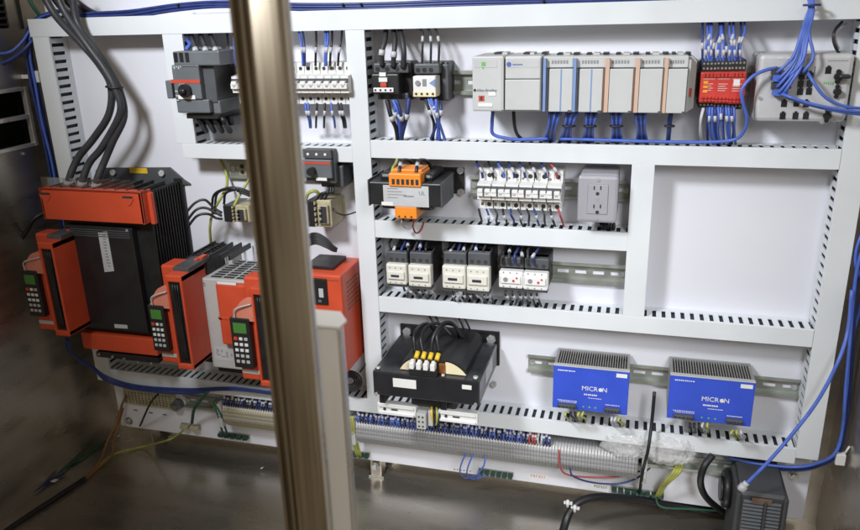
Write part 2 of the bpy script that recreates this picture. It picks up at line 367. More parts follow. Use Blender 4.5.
# ------------------------------------------------------------------ row 1: red safety relays
xs = [701, 715.5, 730, 744]
labs = ['red safety relay with amber lights, left one beside the end cap', 'red safety relay in the middle between two others', 'red safety relay with a white mark, right one of the trio']
for i in range(3):
    f = F('safety_relay', labs[i], 'relay', (xs[i]+.3, 72.5-.2*i), (xs[i+1], 103+.7*i), .062, 'red safety relays')
    f.part('body', 'red', ('b', .01, .98, 0, .062, 0, 1, .0015))
    f.part('terminal_ridge', 'red', *[('b', .08+.22*q, .24+.22*q, .062, .0645, wa, wa+.06) for q in range(4) for wa in (.06, .16, .86, .93)])
    for nm, w0, w1 in (('terminal_strip', 1.0, 1.36), ('terminal_strip', -.2, 0)):
        t = f.part(nm, 'black', ('b', .04, .95, .004, .05, w0, w1, .001))
        f.part('terminal_screw', 'zinc', *[('c', .17+.22*q, w0+(w1-w0)*ww, .0013, .05, .0508, 8) for q in range(4) for ww in ((.28, .72) if w1 > 1 else (.5,))], parent=t)
    f.part('print', 'beige', *[('b', .15, .85, .062, .0624, .80-.03*q, .805-.03*q) for q in range(2)], *[('b', .2, .75-.1*(q % 2), .062, .0624, .62-.07*q, .635-.07*q) for q in range(4)])
    if i == 0: f.part('status_light', 'amber', *[('b', .18, .46, .062, .0632, .34+.15*q, .42+.15*q) for q in range(3)])
    if i == 2: f.part('white_mark', 'white', ('b', .25, .62, .062, .0626, .58, .78))
# ------------------------------------------------------------------ row 1: ethernet switch
f = F('network_switch', 'wide grey ethernet switch with rows of black sockets', 'network switch', (758.5, 53.8), (847, 123.5), .055)
f.part('housing', 'switch_grey', ('b', .0, 1, 0, .012, 0, 1.0, .004), ('b', .02, .985, .012, .055, .01, .99, .005))
rows = [[(212, 365), (290, 362), (350, 366)], [(203, 441), (283, 441), (348, 441)], [(312, 290), (367, 288)], [(315, 242), (372, 240)], [(322, 193), (374, 190)], [(488, 157)]]
for r in rows:
    for zx, zy in r:
        u, w = f.uw(750+zx/6.236, 45+zy/6.236); f.part('socket', 'black', ('b', u-.03, u+.03, .050, .0556, w-.05, w+.045), ('b', u-.014, u+.014, .050, .0557, w+.045, w+.066))
for zx, zy, rr in ((548, 197, .0046), (540, 290, .0040), (478, 440, .0042)):
    u, w = f.uw(750+zx/6.236, 45+zy/6.236); f.part('round_connector', 'black', ('c', u, w, rr, .05, .062), ('c', u, w+.07, rr*.6, .05, .058), ('c', u, w-.07, rr*.6, .05, .058))
u, w = f.uw(750+540/6.236, 45+192/6.236); f.part('plug_cap', 'black', ('b', u, u+.12, .056, .07, w-.03, w+.03, .003))
u, w = f.uw(750+490/6.236, 45+232/6.236); f.part('status_light', 'led', *[('b', u-.05+.022*q, u-.04+.022*q, .055, .0556, w-.02-.005*q, w+.005) for q in range(5)])
f.part('nameplate', 'print_grey', *[('b', .72+.026*q, .735+.026*q, .055, .0554, .885, .90) for q in range(8)])
u0, w0 = f.uw(774, 95); u1, w1 = f.uw(788, 66); f.part('port_frame', 'outlet_grey', ('b', u0, u1, .055, .0572, w0, w1, .0006)); u0, w0 = f.uw(813, 78); u1, w1 = f.uw(815.5, 66); f.part('port_frame', 'mid_grey', ('b', u0, u1, .055, .0558, w0, w1))
f.part('port_label', 'paper', *[('b', .2+.1*q, .26+.1*q, .055, .0554, .93, .945) for q in range(4)])
f.part('retaining_screw', 'screw', ('c', .07, .36, .002, .055, .0565), ('c', .74, .03, .003, .055, .0575))
# ------------------------------------------------------------------ row 1: black contactor and overload relay
f = F('motor_contactor', 'black motor contactor with thick grey wires above and white strip', 'contactor', (369.5, 63), (409, 102), .055)
f.part('body', 'black', ('b', 0, .98, 0, .03, 0, 1, .002), ('b', .02, .75, .03, .055, .2, .72, .002))
f.part('terminal_bank', 'dark_grey', ('b', .02, .96, .03, .045, .72, .98, .002), ('b', .1, .9, .03, .04, .02, .2, .002))
f.part('terminal_hole', 'black', *[('c', u, .83, .0032, .0445, .0456) for u in (.14, .40, .66)], *[('c', u, .1, .003, .0395, .0406) for u in (.2, .44, .7)])
f.part('white_strip', 'white', ('b', .08, .62, .055, .058, .25, .37, .001), ('b', .24, .46, .055, .0575, .52, .63), ('b', .26, .43, .055, .0575, .66, .76))
f.part('strip_hole', 'ink', *[('c', .14+.135*q, .31, .0016, .0575, .0584, 8) for q in range(4)])
f.part('adjusting_dial', 'print_red', ('b', .27, .44, .055, .058, .38, .5, .001))
f = F('overload_relay', 'black overload relay with cream front and grey dials', 'overload relay', (412, 63.5), (446, 102.5), .06)
f.part('body', 'black', ('b', .02, .95, 0, .035, -.02, 1, .002)); f.part('side_bracket', 'dark_grey', ('b', .76, .97, .02, .038, .0, .95, .002))
f.part('terminal_bank', 'dark_grey', ('b', .0, .78, .035, .052, .72, .98, .002)); f.part('terminal_hole', 'black', *[('c', .12+.2*q, .82, .003, .0515, .0527) for q in range(3)])
fr_ = f.part('front_panel', 'white', ('b', .0, .70, .035, .06, .16, .68, .002)); f.part('cream_band', 'cream', ('b', .0, .702, .04, .0604, .14, .30, .001), parent=fr_)
f.part('dial', 'print_grey', ('c', .16, .5, .0035, .06, .062), ('b', .30, .42, .06, .0606, .42, .60), parent=fr_); f.part('dial', 'stripe_blue', ('p', [(.5, .5), (.68, .6), (.68, .4)], .06, .0608), parent=fr_)
f.part('strip_hole', 'ink', *[('c', .1+.17*q, .22, .0017, .0602, .061, 8) for q in range(4)], parent=fr_)
# ------------------------------------------------------------------ left: large motor switch
f = F('motor_switch', 'large grey motor protection switch with black knob and red line', 'motor switch', (168.5, 52), (222, 128), .085)
Q = lambda x, y, v=None: f.uw(160+x/5.575, 40+y/5.575, v)
u0, w1 = Q(60, 140); u1, w0 = Q(235, 335)
f.part('front_body', 'mid_grey', ('b', u0, u1, .045, .085, w0, w1, .002))
f.part('rear_body', 'dark_grey', ('b', u0+.1, u1+.1, .0, .045, w0-.10, w1+.1, .002))
f.part('side_block', 'dark_grey', ('b', u0+.06, u1+.25, .0, .074, w0-.05, w1+.06, .002))
f.part('side_foot', 'mid_grey', ('b', u1+.03, u1+.28, .0, .072, w0-.2, w0-.02, .002))
ua, wa = Q(62, 65); ub, wb = Q(360, 130)
f.part('terminal_cover', 'mid_grey', ('b', ua, ub-.12, .02, .083, wb-.03, wa, .002))
f.part('terminal_slot', 'black', *[('b', ua+.03+.13*q, ua+.11+.13*q, .0825, .0838, wb+.02, wa-.015) for q in range(3)])
ua, wa = Q(85, 345); ub, wb = Q(290, 410)
f.part('lower_cover', 'mid_grey', ('b', ua, ub-.06, .03, .083, wb, wa+.03, .002))
ua, wa = Q(125, 415); ub, wb = Q(280, 445); f.part('lower_terminals', 'black', ('b', ua, ub+.1, .01, .075, wb, wa), ('b', ua+.1, ub+.25, .0, .05, wb-.12, wb))
ua, wa = Q(15, 228); ub, wb = Q(62, 330); f.part('auxiliary_block', 'mid_grey', ('b', ua, ub, .03, .08, wb, wa, .0015))
ua, wa = Q(60, 222); ub, wb = Q(225, 240); f.part('red_line', 'print_red', ('b', ua, ub, .085, .0856, wb, wa), ('b', ua, ub-.05, .085, .0855, wb+.03, wb+.04))
f.part('front_print', 'pale_grey', *[('b', .02+.05*q, .05+.05*q, .085, .0854, .80-.02*(q % 2), .815) for q in range(5)], *[('b', .03, .10, .085, .0854, .36+.06*q, .375+.06*q) for q in range(3)])
f.part('cover_seam', 'ink', ('b', u0+.01, u1-.01, .085, .0853, w1-.025, w1-.017), ('b', u0+.01, u1-.01, .085, .0853, w0+.012, w0+.02))
ua, wa = Q(148, 282); k = f.part('rotary_knob', 'black', ('c', ua, wa, .0092, .085, .093, 20), ('b', ua-.06, ua+.07, .093, .1, wa-.03, wa+.03, .002))
ua, wa = Q(102, 308); ub, wb = Q(198, 330); f.part('white_label', 'paper', ('b', ua, ub, .085, .0856, wb, wa)); f.part('print', 'print_grey', *[('b', .14+.05*q, .17+.05*q, .085, .0854, wa+.06, wa+.16) for q in range(3)])
f = F('motor_switch', 'small grey motor switch with black knob, right of the steel post', 'motor switch', (304, 149), (335.5, 187), .06)
f.part('body', 'dark_grey', ('b', .3, 1.12, 0, .041, -.1, .5, .002), ('b', -.1, .97, .041, .052, .05, .98, .002)); f.part('front_body', 'mid_grey', ('b', -.1, .9, .052, .06, .22, .72, .0015))
f.part('terminal_bank', 'dark_grey', ('b', -.1, .9, .052, .058, .74, .99, .001)); f.part('terminal_hole', 'white', *[('c', .1+.3*q, .86, .002, .0575, .0588, 8) for q in range(3)])
f.part('red_line', 'print_red', ('b', -.1, .88, .06, .0606, .60, .66)); f.part('rotary_knob', 'black', ('c', .25, .42, .0058, .06, .07, 16)); f.part('white_label', 'paper', ('b', .34, .72, .06, .0606, .16, .24))
# ------------------------------------------------------------------ breakers
def breaker(label, tl, br, d, group, wide=False):
    f = F('circuit_breaker', label, 'circuit breaker', tl, br, d, group)
    f.part('body', 'white', ('s', [(0, 0), (0, 1), (d*.62, 1), (d*.62, .74), (d*.9, .70), (d*.9, .30), (d*.62, .26), (d*.62, 0)], .02, .97), ('b', .05, .94, d*.9-.001, d, .40, .54, .001))
    f.part('toggle_slot', 'dark_grey', ('b', .04, .95, d*.9, d*.93, .555, .645)); 
    for u_ in ((.08, .42), (.54, .90)) if wide else ((.2, .8),): f.part('toggle', 'white', ('b', u_[0], u_[1], d*.9, d*1.02, .50, .59, .0008))
    if wide: f.part('lever_gap', 'dark_grey', ('b', .43, .53, d, d+.0006, .42, .60))
    if wide:
        f.part('screw_hole', 'ink', ('c', .68, .86, .0031, d*.62-.001, d*.62+.0006), ('c', .66, .11, .0031, d*.62-.001, d*.62+.0006))
        f.part('clamp', 'zinc', ('c', .2, .80, .0017, d*.62-.001, d*.62+.0008, 8), ('b', .12, .28, d*.62, d*.62+.0006, .08, .16)); f.part('seam', 'print_grey', ('b', .44, .455, d*.62, d*.62+.0004, .02, .25), ('b', .44, .455, d*.62, d*.62+.0004, .76, .98), ('b', .44, .455, d*.9, d*.9+.0004, .31, .53))
        f.part('print', 'print_grey', ('b', .6, .8, d, d+.0003, .455, .48), ('b', .1, .3, d*.9, d*.9+.0003, .34, .35))
    else:
        f.part('screw_hole', 'ink', ('c', .5, .86, .0026, d*.62-.001, d*.62+.0006), ('c', .5, .13, .0024, d*.62-.001, d*.62+.0006)); f.part('print', 'print_grey', ('b', .35, .65, d, d+.0003, .45, .48))
    return f
g = 'white breakers behind the steel post'
n0 = 15; f = breaker('white breaker just right of the large motor switch, first behind the post', (227.5, 64.5), (240.3, 105.5), .06, g)
x1_ = at(345, 66, -.018).x; stp = (x1_-f.x0)/n0
for i in range(1, n0):
    lab = ('white breaker in the row crossing behind the steel post, %s from its left end' % ORD[i]) if i < 8 else ('white breaker right of the steel post, %s from the row end' % (['last'] + ['%s' % q for q in ORD[1:]])[n0-1-i])
    dup(f.root, i*stp, 0, lab)
g = 'double white breakers under the controller'
f = breaker('double white breaker at the left end of the row beside the orange terminal transformer', (476, 172.5), (491.4, 212.5), .058, g, True)
x1_ = at(560, 178, -.016).x; stp = (x1_-f.x0)/6
for i in range(1, 6): dup(f.root, i*stp, 0, 'double white breaker with small black lever, %s' % ['', 'second from the transformer', 'third from the transformer', 'fourth from the transformer', 'last but one before the outlet', 'nearest to the grey outlet box'][i])
# ------------------------------------------------------------------ row 2: control transformer, outlet
f = F('control_transformer', 'black control transformer with orange terminal blocks above and below', 'transformer', (368.5, 181.5), (441.8, 207.5), .10)
f.part('core', 'black', ('b', 0, 1, .04, .10, 0, 1, .002), ('b', .03, .97, .006, .045, .06, .96, .001)); f.part('core_edge', 'dark_grey', ('b', -.012, .004, .035, .101, -.05, 1.08), ('b', .99, 1.006, .035, .101, -.02, 1.04))
f.part('mounting_plate', 'black', ('b', .02, 1.09, 0, .004, -.12, 1.08, .001)); f.part('mounting_bolt', 'screw', ('c', 1.04, .97, .005, .004, .008), ('c', 1.04, -.02, .005, .004, .008), ('c', .06, .97, .005, .004, .008))
u0, w0 = f.uw(384, 205.5); u1, w1 = f.uw(428.5, 186.5)
lb = f.part('rating_plate', 'grey_paper', ('b', u0, u1, .10, .1006, w0, w1)); f.part('white_label', 'paper', ('b', u0-.03, u0+.13, .1006, .101, w0+.02, w0+.17))
f.text('UL', .0075, u1-.09, w1-.3, .1006, 'print_grey', lb); f.part('print', 'print_grey', *[('b', u0+.06, u0+.2+.06*(q % 3), .1006, .1009, w1-.15-.13*q, w1-.12-.13*q) for q in range(4)], ('b', u0+.28, u0+.42, .1006, .1009, w0+.42, w0+.48), parent=lb)
u0, w0 = f.uw(389.5, 186); u1, w1 = f.uw(421, 171.5)
t = f.part('upper_terminals', 'orange', ('b', u0, u1, .055, .103, w0, w1-.1, .0015), ('b', u0+.02, u1-.02, .055, .09, w1-.1, w1, .001)); f.part('terminal_opening', 'ink', *[('b', u0+.045+(u1-u0-.05)*q/6, u0+.085+(u1-u0-.05)*q/6, .1028, .1034, w0+.15*(w1-w0), w0+.5*(w1-w0)) for q in range(6)], parent=t)
u0, w0 = f.uw(395, 218.5); u1, w1 = f.uw(416.5, 207)
t = f.part('lower_terminals', 'orange', ('b', u0, u1, .055, .10, w0, w1, .0015)); f.part('terminal_opening', 'ink', *[('c', u0+.06+.085*q, w0+.1, .0014, .0995, .1005, 8) for q in range(3)], parent=t)
f.part('winding', 'black', ('b', .1, .85, .02, .085, .95, 1.28, .008), ('b', .1, .85, .02, .085, -.32, .06, .008))
f = F('outlet_box', 'grey surface box with a duplex power outlet', 'power outlet', (578.3, 175.5), (616.3, 224), .07)
f.part('box', 'outlet_grey', ('b', .03, .99, 0, .058, .02, 1.0, .003)); f.part('cover_plate', 'outlet_grey', ('b', 0, 1, .058, .07, 0, 1, .004))
Q = lambda x, y: f.uw(465+x/5.21, 150+y/5.21)
ua, wa = Q(642, 178); ub, wb = Q(740, 335); f.part('insert_gap', 'print_grey', ('b', ua-.012, ub+.012, .07, .0702, wb-.01, wa+.01))
ins = f.part('outlet_insert', 'outlet_grey', ('b', ua, ub, .07, .0712, wb, wa, .0005))
sl = []
for cx, cy in ((690, 207), (688, 303)):
    for dx, dy, hw, hh in ((-16, -10, .016, .04), (18, -10, .016, .04)):
        u, w = Q(cx+dx, cy+dy); sl.append(('b', u-hw, u+hw, .071, .0715, w-hh, w+hh))
    u, w = Q(cx+1, cy+20); sl.append(('c', u, w, .0024, .071, .0715))
f.part('socket_slot', 'ink', *sl, parent=ins); f.part('test_button', 'print_grey', *[('b', .44, .56, .0712, .0715, w_, w_+.004) for w_ in (.48, .52)], parent=ins)
f.part('cover_screw', 'outlet_grey', ('c', .5, .92, .0022, .07, .0712), ('c', .49, .09, .0022, .07, .0712))
# ------------------------------------------------------------------ row 3: contactors
def contactor(label, tl, br, d, m='beige', g='contactors in the third row', relay=False):
    f = F('contactor', label, 'contactor', tl, br, d, g)
    f.part('body', 'black', ('b', .02, .98, 0, d-.016, -.03, 1.0, .002)); f.part('terminal_bank', 'dark_grey', ('b', .02, .97, d-.03, d-.008, .66, 1.0, .0015), ('b', .03, .97, d-.02, d-.004, -.1, .04, .001))
    f.part('terminal_hole', 'ink', *[('c', .2+.29*q, .76, .0028, d-.009, d-.0075) for q in range(3)])
    fc = f.part('front_cover', m, ('b', .0, .985, d-.016, d, .0, .58 if relay else .66, .0025), ('b', .08, .9, d, d+.003, .19, .44, .001))
    f.part('contact_mark', 'print_grey', *[('c', .2+.27*q, w_, .0011, d-.0005, d+.0004, 8) for q in range(3) for w_ in (.54, .07)], parent=fc)
    if not relay: f.part('label_window', 'ink', ('b', .27, .66, d+.003, d+.0035, .27, .34), parent=fc)
    else: f.part('test_button', 'print_red', ('c', .62, .3, .0018, d+.003, d+.004, 8), ('c', .75, .40, .0014, d+.003, d+.004, 8), parent=fc); f.part('dial', 'print_grey', ('c', .3, .33, .0032, d+.003, d+.004), parent=fc)
    return f
contactor('cream contactor nearest the upright duct, left of the first pair', (385, 253), (407, 285.5), .07)
contactor('cream contactor, right half of the first pair', (407.2, 253.6), (431.4, 288), .07)
contactor('cream contactor, left half of the middle pair', (441.5, 253.5), (465.8, 290), .07)
contactor('cream contactor, right half of the middle pair', (466, 254), (489.6, 292.5), .07)
contactor('small white relay with dials, left of the third pair', (498.7, 258.5), (523, 289.5), .062, 'white', relay=True)
contactor('small white relay with dials, right of the third pair by the bare rail', (523.2, 259.8), (548, 291.5), .062, 'white', relay=True)
# ------------------------------------------------------------------ row 4: big transformer and two blue supplies
f = F('power_transformer', 'big black open transformer with four white terminals on top', 'transformer', (372.3, 371), (479.5, 406.5), .145)
f.part('core', 'black_gloss', ('b', 0, 1, .015, .145, 0, 1, .002))
p_ = f.part('mounting_plate', 'black', ('b', at(401, 323, D).x and (at(401, 323, D).x-f.x0)/f.w, (at(500, 331, D).x-f.x0)/f.w, 0, .005, -.16, (at(450, 327, D).z-f.z0)/f.h, .001))
bl = []
for x, y in ((407.5, 331), (491.5, 338.5), (494, 383.5)):
    q = at(x, y, D-.005); bl.append(('c', (q.x-f.x0)/f.w, (q.z-f.z0)/f.h, .0072 if y < 360 else .005, .005, .010, 6))
f.part('mounting_bolt', 'screw', *bl)
top = f.z1
def tq(x, y, z=0): q = onz(x, y, top+z); return q
# wound coil standing on the core: a rounded hump running back to the plate
a, b = tq(399, 371), tq(466, 376)
hump = MB(); pr = [(0, 0), (.01, .4), (.09, .8), (.22, 1), (.72, 1), (.9, .78), (.99, .4), (1, 0)]
cw = b.x-a.x; hump.prism([(a.x+cw*u, D-.128, top+.019*w) for u, w in pr], (0, .115, 0)); hump.build('coil_wrap', 'black', f.root)
for ua, ub in ((.0, .24), (.70, 1.0)):
    cr_ = MB(); pts = [(a.x+cw*(ua+(ub-ua)*t), D-.130, top+.001+.017*(math.sin(math.pi*(.5+.5*t) if ua > .5 else math.pi*.5*t))**.8) for t in [i/7 for i in range(8)]]
    cr_.prism([(pts[0][0], D-.130, top+.001)]+pts+[(pts[-1][0], D-.130, top+.001)], (0, -.002, 0)); cr_.build('coil_end', 'cream', f.root)
MB().box(a.x+cw*.60, a.x+cw*.70, D-.129, D-.134, top+.001, top+.016, .001).build('copper_lead', 'copper', f.root)
bs = MB().box(a.x+cw*.18, a.x+cw*.60, D-.128, D-.146, top+.001, top+.010, .001).build('terminal_base', 'black', f.root)
for k in range(4):
    x_ = a.x+cw*(.225+.105*k); MB().box(x_-.0034, x_+.0034, D-.136, D-.147, top+.010, top+.020, .001).cyl((x_, D-.140, top+.020), (x_, D-.140, top+.022), .0025).build('terminal', 'white', f.root)
    MB().cyl((x_+.002, D-.130, top+.019), (x_+.003, D-.122, top+.026), .0034, 10).build('yellow_lug', 'yellow', f.root)
f.part('white_label', 'paper', ('b', *sorted((f.uw(393, 380)[0], f.uw(416, 380)[0])), .145, .1456, .44, .80)); f.part('white_label', 'paper', ('b', f.uw(462, 380)[0], f.uw(471.5, 380)[0], .145, .1456, .66, .83))
f.part('core_bolt', 'screw', *[('c', u, w, .0026, .145, .148, 8) for u, w in ((.03, .06), (.965, .08))]); MB().cyl((f.X(.04), D-.137, top), (f.X(.04), D-.137, top+.003), .003).cyl((f.X(.955), D-.137, top), (f.X(.955), D-.137, top+.004), .0034).cyl((f.X(.66), D-.139, top), (f.X(.66), D-.139, top+.003), .0026).build('core_bolt', 'screw', f.root)
MB().box(f.x1, f.x1+.0008, D-.10, D-.055, f.Z(.35), f.Z(.9)).build('side_label', 'grey_paper', f.root)
lo = MB(); lo.box(f.X(.3), f.X(.75), D-.12, D-.02, f.z0-.028, f.z0, .006); lo.build('lower_coil', 'black', f.root)
for k, (xa, ya, xb, yb, v) in enumerate(((377, 404, 416, 416, .125), (438, 410, 477.5, 424.5, .125))):
    q0, q1 = at(xa, ya, D-v), at(xb, yb, D-v); zc = (q0.z+q1.z)/2; hh = .0085
    ft = MB().box(q0.x, q1.x, D-v, D-v+.012, zc-hh, zc+hh, .001).box(q0.x+.003, q1.x-.003, D-v-.003, D-v, zc+hh-.004, zc+hh-.001).box(q0.x+.003, q1.x-.003, D-v-.003, D-v, zc-hh+.001, zc-hh+.004)
    ft = ft.build('bracket_foot', 'white', f.root); MB().cyl((q0.x+.012, D-v, zc), (q0.x+.012, D-v-.0015, zc), .0022, 8).box(q0.x+.022, q0.x+.032, D-v-.0008, D-v, zc-.001, zc+.001).build('foot_slot', 'ink', ft)
    MB().box(q0.x+.004, q0.x+.013, D-.10, D-.125, zc+hh, f.z0, .001).build('foot_bolt', 'black', f.root)
tq_ = MB(); q0, q1 = at(415.8, 413.5, D-.13), at(426, 430, D-.13); cb = MB().box(q0.x, q1.x, D-.13, D-.112, q1.z, q0.z, .001).box(q1.x+.002, q1.x+.009, D-.125, D-.105, q1.z+.004, q0.z+.004, .001).build('connection_block', 'pale_grey', f.root)
for k in range(6): tq_.cyl((q0.x+(q1.x-q0.x)*(.3+.4*(k % 2)), D-.13, q0.z-(q0.z-q1.z)*(.2+.3*(k//2))), (q0.x+(q1.x-q0.x)*(.3+.4*(k % 2)), D-.1306, q0.z-(q0.z-q1.z)*(.2+.3*(k//2))), .0015, 8)
tq_.build('connection_hole', 'ink', cb)
for k in range(4): MB().tube([(q1.x+.004+.003*k, D-.11, q0.z+.012), (q1.x+.008+.004*k, D-.125, q0.z), (q1.x+.006+.003*k, D-.118, q1.z+.004), (q0.x+.010+.002*k, D-.10, q1.z-.004)], .0016).build('connection_wire', ['yellow', 'black_wire', 'ground_wire', 'black_wire'][k], f.root)
def supply(label, tl, br, txt=True):
    f = F('power_supply', label, 'power supply', tl, br, .064, 'blue power supplies on the bottom rail')
    f.part('front_panel', 'psu_blue', ('b', .0, 1, .060, .064, 0, 1, .0008)); f.part('housing', 'fin', ('b', .005, .03, .004, .060, 0, 1), ('b', .97, .995, .004, .060, 0, 1), ('b', .03, .97, .004, .008, 0, 1), ('b', .03, .97, .008, .060, .0, .86))
    fn = []; n = 30
    for k in range(n): u = .035+.93*k/(n-1); fn.append(('b', u-.0055, u+.0055, .008, .0595, .86, .995))
    f.part('cooling_fins', 'fin', *fn)
    f.part('top_edge', 'pale_grey', ('b', 0, 1, .056, .0645, .993, 1.012, .001))
    f.text('MICR', .0098, .60, .53, .064, 'white', align='RIGHT'); f.text('N', .0098, .69, .53, .064, 'white', align='CENTER')
    f.part('logo_star', 'white', ('c', .635, .53, .0028, .0635, .0648, 12))
    dash = lambda u, w, n, st, hh: [('b', u+st*q, u+st*(.55+.3*random.random())+st*q, .064, .0643, w-hh, w+hh) for q in range(n)]
    f.part('panel_lettering', 'paper', *dash(.42, .39, 7, .026, .016), *dash(.48, .315, 9, .02, .007), *dash(.06, .90, 10, .024, .012), *dash(.07, .20, 12, .022, .008), *dash(.09, .165, 11, .022, .006), *dash(.71, .20, 9, .021, .008))
    f.part('white_label', 'paper', ('b', .83, .97, .064, .0645, .86, .945))
    for u0, u1, w0 in ((.08, .32, .05), (.7, .9, .07)):
        t = f.part('terminal_plug', 'dark_grey', ('b', u0, u1, .063, .070, w0, w0+.085, .001)); f.part('terminal_opening', 'ink', *[('b', u0+.012+(u1-u0)/5*q, u0+.036+(u1-u0)/5*q, .0698, .0704, w0+.02, w0+.06) for q in range(5)], parent=t)
    f.part('status_light', 'led', *[('c', .42+.08*q, .10, .0013, .064, .0648, 8) for q in range(3)])
    return f
supply('blue power supply nearer the black transformer, left of the black stick', (553.6, 365), (627, 415.5))
supply('blue power supply at the right, near the wide upright duct', (670.3, 374.8), (750.5, 427))
# ------------------------------------------------------------------ the red drives on the left
def keypad(root, tl, br, Y, lean=0):                  # hand-held style operator keypad on a drive
    a, b = at(*tl, Y), at(*br, Y); w = b.x-a.x; h = a.z-b.z
    k = MB().box(a.x, b.x, Y-.008, Y+.006, b.z, a.z, .0015).build('keypad', 'black', root)
    MB().box(a.x+w*.17, a.x+w*.83, Y-.0085, Y-.008, a.z-h*.29, a.z-h*.09).build('display', 'lcd', k)
    kb, kw = MB(), MB()
    for r in range(5):
        for c in range(3):
            x, z = a.x+w*(.24+.26*c), a.z-h*(.40+.115*r); mb = kw if r in (1, 2) or (r == 0 and c == 1) else kb
            mb.box(x-w*.085, x+w*.085, Y-.0095, Y-.008, z-h*.028, z+h*.028, .0004)
    kw.build('key', 'white', k); kb.build('key', 'pale_grey', k)
    MB().box(a.x+w*.15, a.x+w*.33, Y-.0096, Y-.008, a.z-h*.43, a.z-h*.37).build('key', 'print_red', k)
    return k
def head(root, tl, tr, bl, br, Y, Yb, kt, kb_, lug=True):
    # control head: slotted terminal cover standing forward, beside a set-back column carrying the keypad
    a, b, c, d = at(*tl, Y), at(*tr, Y), at(*bl, Y), at(*br, Y); x0 = (a.x+c.x)/2; x1 = (b.x+d.x)/2; z1 = (a.z+b.z)/2; z0 = (c.z+d.z)/2
    w, h = x1-x0, z1-z0
    hd = MB().box(x0, x0+w*.14, Y, Yb, z0, z1, .002).box(x1-w*.14, x1, Y, Yb, z0, z1, .002).box(x0, x1, Y, Yb, z1-h*.07, z1, .002).box(x0, x1, Y, Yb, z0, z0+h*.06, .002)
    kx0, kx1 = at(*kt, Y+.012).x, x0; k_ = at(*kb_, Y+.012)
    zk = at(*kt, Y+.012).z
    hd.box(kx0+.004, x0+.002, Y+.014, Yb, z0+.001, zk+.002, .003)
    hd.box(kx0+(x0-kx0)*.35, x0+.002, Y+.030, Yb, zk-.01, z1+.004, .003)
    hd = hd.build('control_head', 'orange_red', root)
    MB().box(x0+w*.12, x1-w*.12, Y+.004, Yb, z0+h*.05, z1-h*.06).build('terminal_recess', 'heat_black', hd)
    rb = MB(); 
    for q in range(3): rb.tube([(x0+w*(.35+.15*q), Y+.003, z1-h*.1), (x0+w*(.42+.1*q), Y+.002, z1-h*(.4+.1*q)), (x0+w*(.5+.08*q), Y+.003, z0+h*.1)], .0014)
    rb.build('inner_cable', 'heat_black', hd)
    kp = keypad(root, kt, kb_, Y+.012)
    zt = at(*kt, Y+.012).z; kw = at(kb_[0], kt[1], Y+.012).x
    cv = MB(); pr = [(kx0+.004, zt-.004)]+[(kx0+.004+(x0-kx0-.004)*t, zt+.030*math.sin(math.pi*.5*min(1, t*1.5))) for t in [i/8 for i in range(9)]]+[(x0, zt-.004)]
    cv.prism([(x, Y+.006, z) for x, z in pr], (0, .01, 0)); cv.build('rounded_shoulder', 'orange_pale', hd)
    MB().tube([(kx0+.010, Y+.004, zt), (kx0+.013, Y+.002, zt+.015), (x0-.004, Y+.004, zt+.024)], .0011).build('inner_cable', 'grey_paper', hd)
    MB().box(kx0+.006, x0-.003, Y+.0135, Y+.014, z0+.012, z0+.018).build('white_label', 'grey_paper', hd)
    if lug:
        MB().box(x0+w*.05, x1+.001, Y+.02, Yb+.03, z1-.001, z1+.006, .001).build('top_clip', 'dark_grey', hd)
        MB().box(x0+w*.7, x0+w*1.0, Yb-.006, Yb+.010, z1+.005, z1+.010, .001).box(x0+w*.55, x0+w*.8, Yb-.012, Yb-.002, z1+.005, z1+.008, .001).build('red_lever', 'orange_red', hd)
    return hd, (x0, x1, z0, z1)
# drive 1
Yf = -.047
xr = -.3453; zt = -.0773; xl = at(84, 330, Yf).x; zb = at(110, 357, Yf).z
d1 = empty('motor_drive', 'largest black and orange motor drive, far left with three thick grey cables', 'motor drive', (xl, D, zb))
bd = MB().box(xl, xr-.006, Yf, D-.002, at(110, 332, Yf).z, zt-.012, .002); bd.build('body', 'heat_black', d1)
rbs = MB()
for k in range(13): y_ = D-.006-(D-.006-Yf)*k/12.; rbs.box(xr-.008, xr, y_-.0014, y_+.0014, zb+.03, zt, .0005)
rbs.build('cooling_rib', 'heat_black', d1)
MB().box(xr-.012, xr+.004, D-.006, D-.001, zb+.05, zt+.004, .001).build('side_flange', 'black', d1)
q = [at(x, y, D-.004) for x, y in ((96, 170), (101, 167.8), (169.6, 167.5), (184, 180), (190, 184), (96, 190))]
fl = MB().prism([(v.x, D-.001, v.z) for v in q], (0, -.004, 0)).build('mounting_flange', 'dark_grey', d1)
q0, q1 = at(129, 167.6, D-.006), at(147.5, 173.6, D-.006); MB().box(q0.x, q1.x, D-.0052, D-.0058, q1.z, q0.z).build('warning_label', 'yellow', fl)
q = MB(); 
for x, y in ((113.6, 172.2), (162.3, 173)): c = at(x, y, D-.006); MB().cyl((c.x, D-.005, c.z), (c.x, D-.010, c.z), .0052, 6).build('flange_bolt', 'pale_grey', fl)
Yc = -.066
a, b = at(38.8, 189.5, Yc), at(145.5, 226, Yc); zl = at(42, 217.5, Yc).z
cx0, cx1, cz1, cz0 = a.x, b.x, (a.z+at(144.5, 191.6, Yc).z)/2, (b.z+zl)/2
cv = MB().box(cx0, cx1, Yc, Yc+.004, cz0, cz1, .001).box(cx0, cx1, Yc, Yf, cz1-.003, cz1, .001).box(cx0, cx0+.003, Yc, Yf, cz0, cz1).box(cx1-.004, cx1, Yc, Yf+.006, cz0, cz1).box(cx1-.001, cx1+.006, Yf-.004, Yf+.004, cz0-.004, cz1-.004, .001)
cv = cv.build('terminal_cover', 'orange_red', d1)
